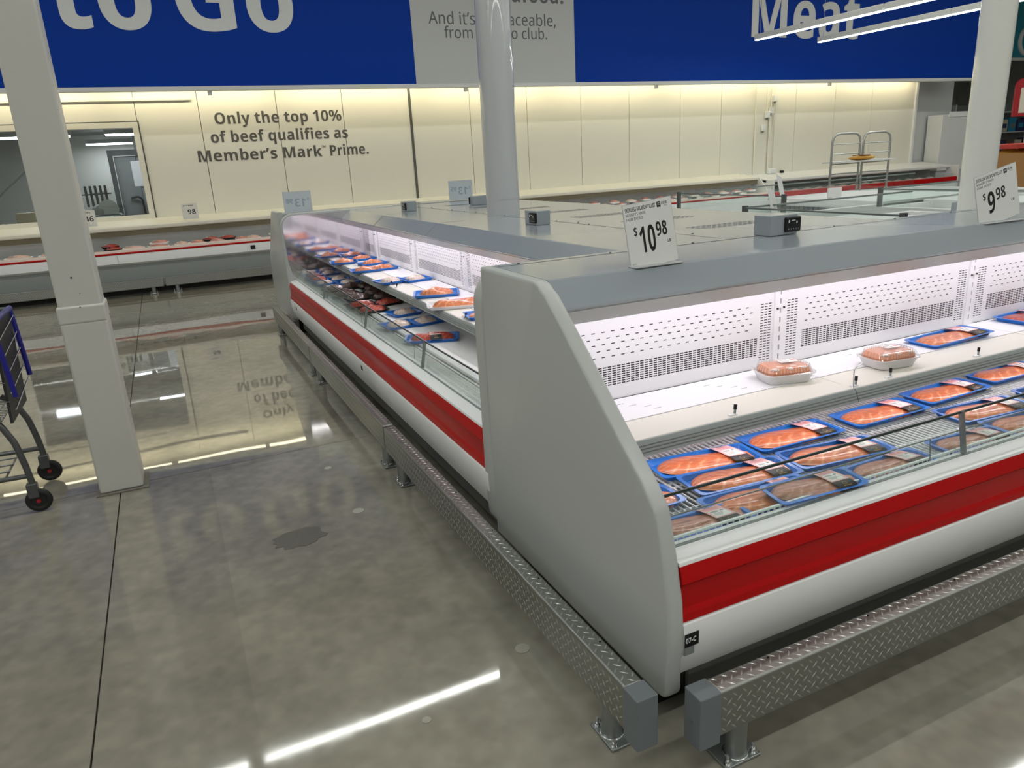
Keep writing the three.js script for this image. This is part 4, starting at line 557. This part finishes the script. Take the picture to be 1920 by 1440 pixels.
{ const t = thing('ceiling_duct', 'square white duct hanging from the preparation room ceiling', 'duct', [0.02, 1.75, -15.4]); part('duct', rbox(-0.14, 0.14, 0.4, 0.77, -0.14, 0.14, 0.01), M.prepWall, t); part('stem', rbox(-0.05, 0.05, 0.2, 0.4, -0.05, 0.05, 0.01), M.prepMid, t); }
{ const t = thing('utensil_bar', 'dark hanging tools on a bar in the preparation room', 'tool rack', [-0.95, 1.42, -14.6]); part('bar', rod([-0.22, 0, 0], [0.24, 0, 0], 0.012), M.prepDark, t); for (let i = 0; i < 5; i++) part('tool', rbox(-0.16 + i * 0.075, -0.12 + i * 0.075, -0.2, 0.14, -0.01, 0.015, 0.008, 1), M.prepDark, t); part('wall_bracket', box(-0.03, 0.03, -0.02, 0.02, -2.88, 0), M.prepMid, t); }
{ const t = thing('meat_slicer', 'shiny slicing machine behind the window sill', 'machine', [-0.82, 0.9, -14.2]); part('body', rbox(-0.25, 0.25, 0, 0.2, -0.2, 0.2, 0.05), M.stainless, t); part('blade_guard', new THREE.CylinderGeometry(0.15, 0.15, 0.03, 24).rotateX(Math.PI / 2).translate(0.05, 0.28, 0.1), M.stainless, t); part('motor', new THREE.SphereGeometry(0.13, 16, 12).translate(-0.08, 0.24, 0), M.prepMid, t); }
{ const t = thing('steel_table', 'stainless work table in the preparation room', 'table', [-1.6, 0, -14.3]); part('tabletop', box(-1.4, 1.4, 0.86, 0.9, -0.4, 0.4), M.stainless, t); for (const [a, b] of [[-1, -1], [1, -1], [-1, 1], [1, 1]]) part('leg', rod([a * 1.35, 0, b * 0.35], [a * 1.35, 0.86, b * 0.35], 0.02), M.stainless, t); }
for (const [x, w, h, lab] of [[-1.95, 0.34, 0.3, 'beige carton on the steel table'], [-1.55, 0.3, 0.18, 'low beige carton on the steel table'], [-2.35, 0.3, 0.14, 'flat white carton on the steel table']]) { const t = thing('prep_carton', lab, 'carton', [x, 0.9, -14.4]); part('box_body', rbox(-w / 2, w / 2, 0, h, -0.14, 0.14, 0.01), S(0xc3b596, 0.7), t); part('box_tape', box(-0.02, 0.02, h, h + 0.002, -0.14, 0.14), M.cream, t); }
{ const t = thing('hanging_cable', 'grey cable with a white plug hanging in the preparation room', 'cable', [-1.75, 1.5, -13.7]); part('cord', tube([[0.15, 0.75, 0], [0.12, 0.6, 0], [0, 0.35, 0], [-0.35, 0.05, 0], [-0.5, -0.1, 0]], 0.012), M.prepMid, t); part('plug', rbox(0.08, 0.24, 0.6, 0.8, -0.05, 0.05, 0.03), M.trim, t); part('drop_pole', rod([0.16, 0.8, 0], [0.16, 1.5, 0], 0.012), M.prepMid, t); }
{ const t = thing('paper_board', 'dark wall board with white sheets at the right of the preparation room', 'board', [0.46, 0, -15.0], -0.4); part('board', box(-0.22, 0.3, 0.5, 2.2, -0.04, 0), M.prepMid, t); part('base', box(-0.2, 0.28, 0, 0.5, -0.3, 0), M.prepDark, t); for (const [y0, y1, m] of [[1.95, 2.1, M.prepDark], [1.7, 1.9, M.trim], [1.45, 1.66, M.trim], [1.12, 1.36, M.black], [0.85, 1.08, M.trim]]) part('sheet', box(-0.16, 0.2, y0, y1, 0, 0.01), m, t); }

// ---------------------------------------------------------------- shopping cart
{
  const t = thing('shopping_cart', 'grey wire shopping cart with blue trimmed end by the square column', 'shopping cart', [-0.83, 0, -4.38]); // nose toward +x
  const P = (x, y, z) => [x, y, z]; const w = [];
  // basket: nose plate near x = 0, body to x = -0.95, z from -0.25 to 0.25
  const topN = 0.985, botN = 0.5, topB = 1.04, botB = 0.6;
  for (let i = 0; i <= 14; i++) { const f = i / 14, z = -0.22 + 0.44 * f; w.push(rod(P(-0.06, botN, z), P(-0.92, botB, z * 1.1), 0.0025, 5)); }
  for (let i = 0; i <= 22; i++) { const f = i / 22, x = -0.06 - 0.86 * f, yb = botN + (botB - botN) * f, yt = topN + (topB - topN) * f; w.push(rod(P(x, yb, -0.22), P(x, yb, 0.22), 0.0025, 5)); for (const s of [-1, 1]) w.push(rod(P(x, yb, s * 0.22), P(x, yt, s * 0.25), 0.0025, 5)); }
  for (let j = 1; j < 5; j++) for (const s of [-1, 1]) w.push(rod(P(0, botN + (topN - botN) * j / 5, s * (0.22 + 0.03 * j / 5)), P(-0.92, botB + (topB - botB) * j / 5, s * (0.22 + 0.03 * j / 5)), 0.003, 5));
  part('basket_wires', w, M.cartWire, t).userData.kind = 'stuff';
  for (const s of [-1, 1]) part('basket_rail', rod(P(0.01, topN, s * 0.25), P(-0.95, topB + 0.01, s * 0.25), 0.011, 8), M.cartGrey, t);
  part('nose_panel', new THREE.BoxGeometry(0.012, 0.5, 0.44).rotateZ(-0.05).translate(-0.005, 0.735, 0), M.cartDark, t);
  part('nose_trim', [rod(P(0.012, 0.99, -0.25), P(0.012, 0.99, 0.25), 0.014, 8), rod(P(0.012, 0.99, 0.25), P(0.03, 0.62, 0.235), 0.013, 8), rod(P(0.012, 0.99, -0.25), P(0.03, 0.62, -0.235), 0.013, 8)], M.bluePlastic, t);
  part('nose_wire', [0, 1, 2, 3, 4].map(i => rod(P(0.02, 0.9 - i * 0.085, 0.245), P(0.02, 0.95 - i * 0.085, -0.24), 0.0045, 5)), M.chrome, t);
  for (const s of [-1, 1]) { part('frame_leg', tube([[-0.12, 0.53, s * 0.2], [-0.07, 0.48, s * 0.21], [-0.03, 0.38, s * 0.215], [-0.01, 0.26, s * 0.22], [0, 0.15, s * 0.22]], 0.016, 24, 8), M.cartGrey, t); part('frame_bar', rod(P(-0.01, 0.2, s * 0.22), P(-0.9, 0.22, s * 0.22), 0.013, 8), M.cartGrey, t); part('rear_leg', tube([[-0.95, 1.08, s * 0.25], [-0.9, 0.6, s * 0.24], [-0.8, 0.3, s * 0.23], [-0.86, 0.15, s * 0.22]], 0.016), M.cartGrey, t); }
  const q = []; for (let i = 0; i <= 5; i++) q.push(rod(P(-0.1 - i * 0.15, 0.215, -0.22), P(-0.1 - i * 0.15, 0.215, 0.22), 0.005, 5)); for (let i = 0; i < 4; i++) q.push(rod(P(-0.09, 0.222, -0.16 + i * 0.107), P(-0.88, 0.235, -0.16 + i * 0.107), 0.005, 5)); part('lower_rack', q, M.cartWire, t);
  for (const [x, s] of [[0, 1], [0, -1], [-0.86, 1], [-0.86, -1]]) { const c = part('caster_fork', [rbox(x - 0.03, x + 0.02, 0.08, 0.16, s * 0.22 - 0.022, s * 0.22 + 0.022, 0.008, 1)], M.cartGrey, t); part('wheel', new THREE.TorusGeometry(0.045, 0.017, 10, 24).translate(x + 0.01, 0.062, s * 0.22), M.rubber, c); part('wheel_disc', new THREE.CylinderGeometry(0.036, 0.036, 0.022, 18).rotateX(Math.PI / 2).translate(x + 0.01, 0.062, s * 0.22), M.rubber, c); part('wheel_hub', new THREE.CylinderGeometry(0.01, 0.01, 0.04, 12).rotateX(Math.PI / 2).translate(x + 0.01, 0.062, s * 0.22), M.redPlastic, c); }
  part('handle', rod(P(-1.0, 1.1, -0.26), P(-1.0, 1.1, 0.26), 0.016, 10), M.bluePlastic, t);
}
renderer.render(scene, camera);
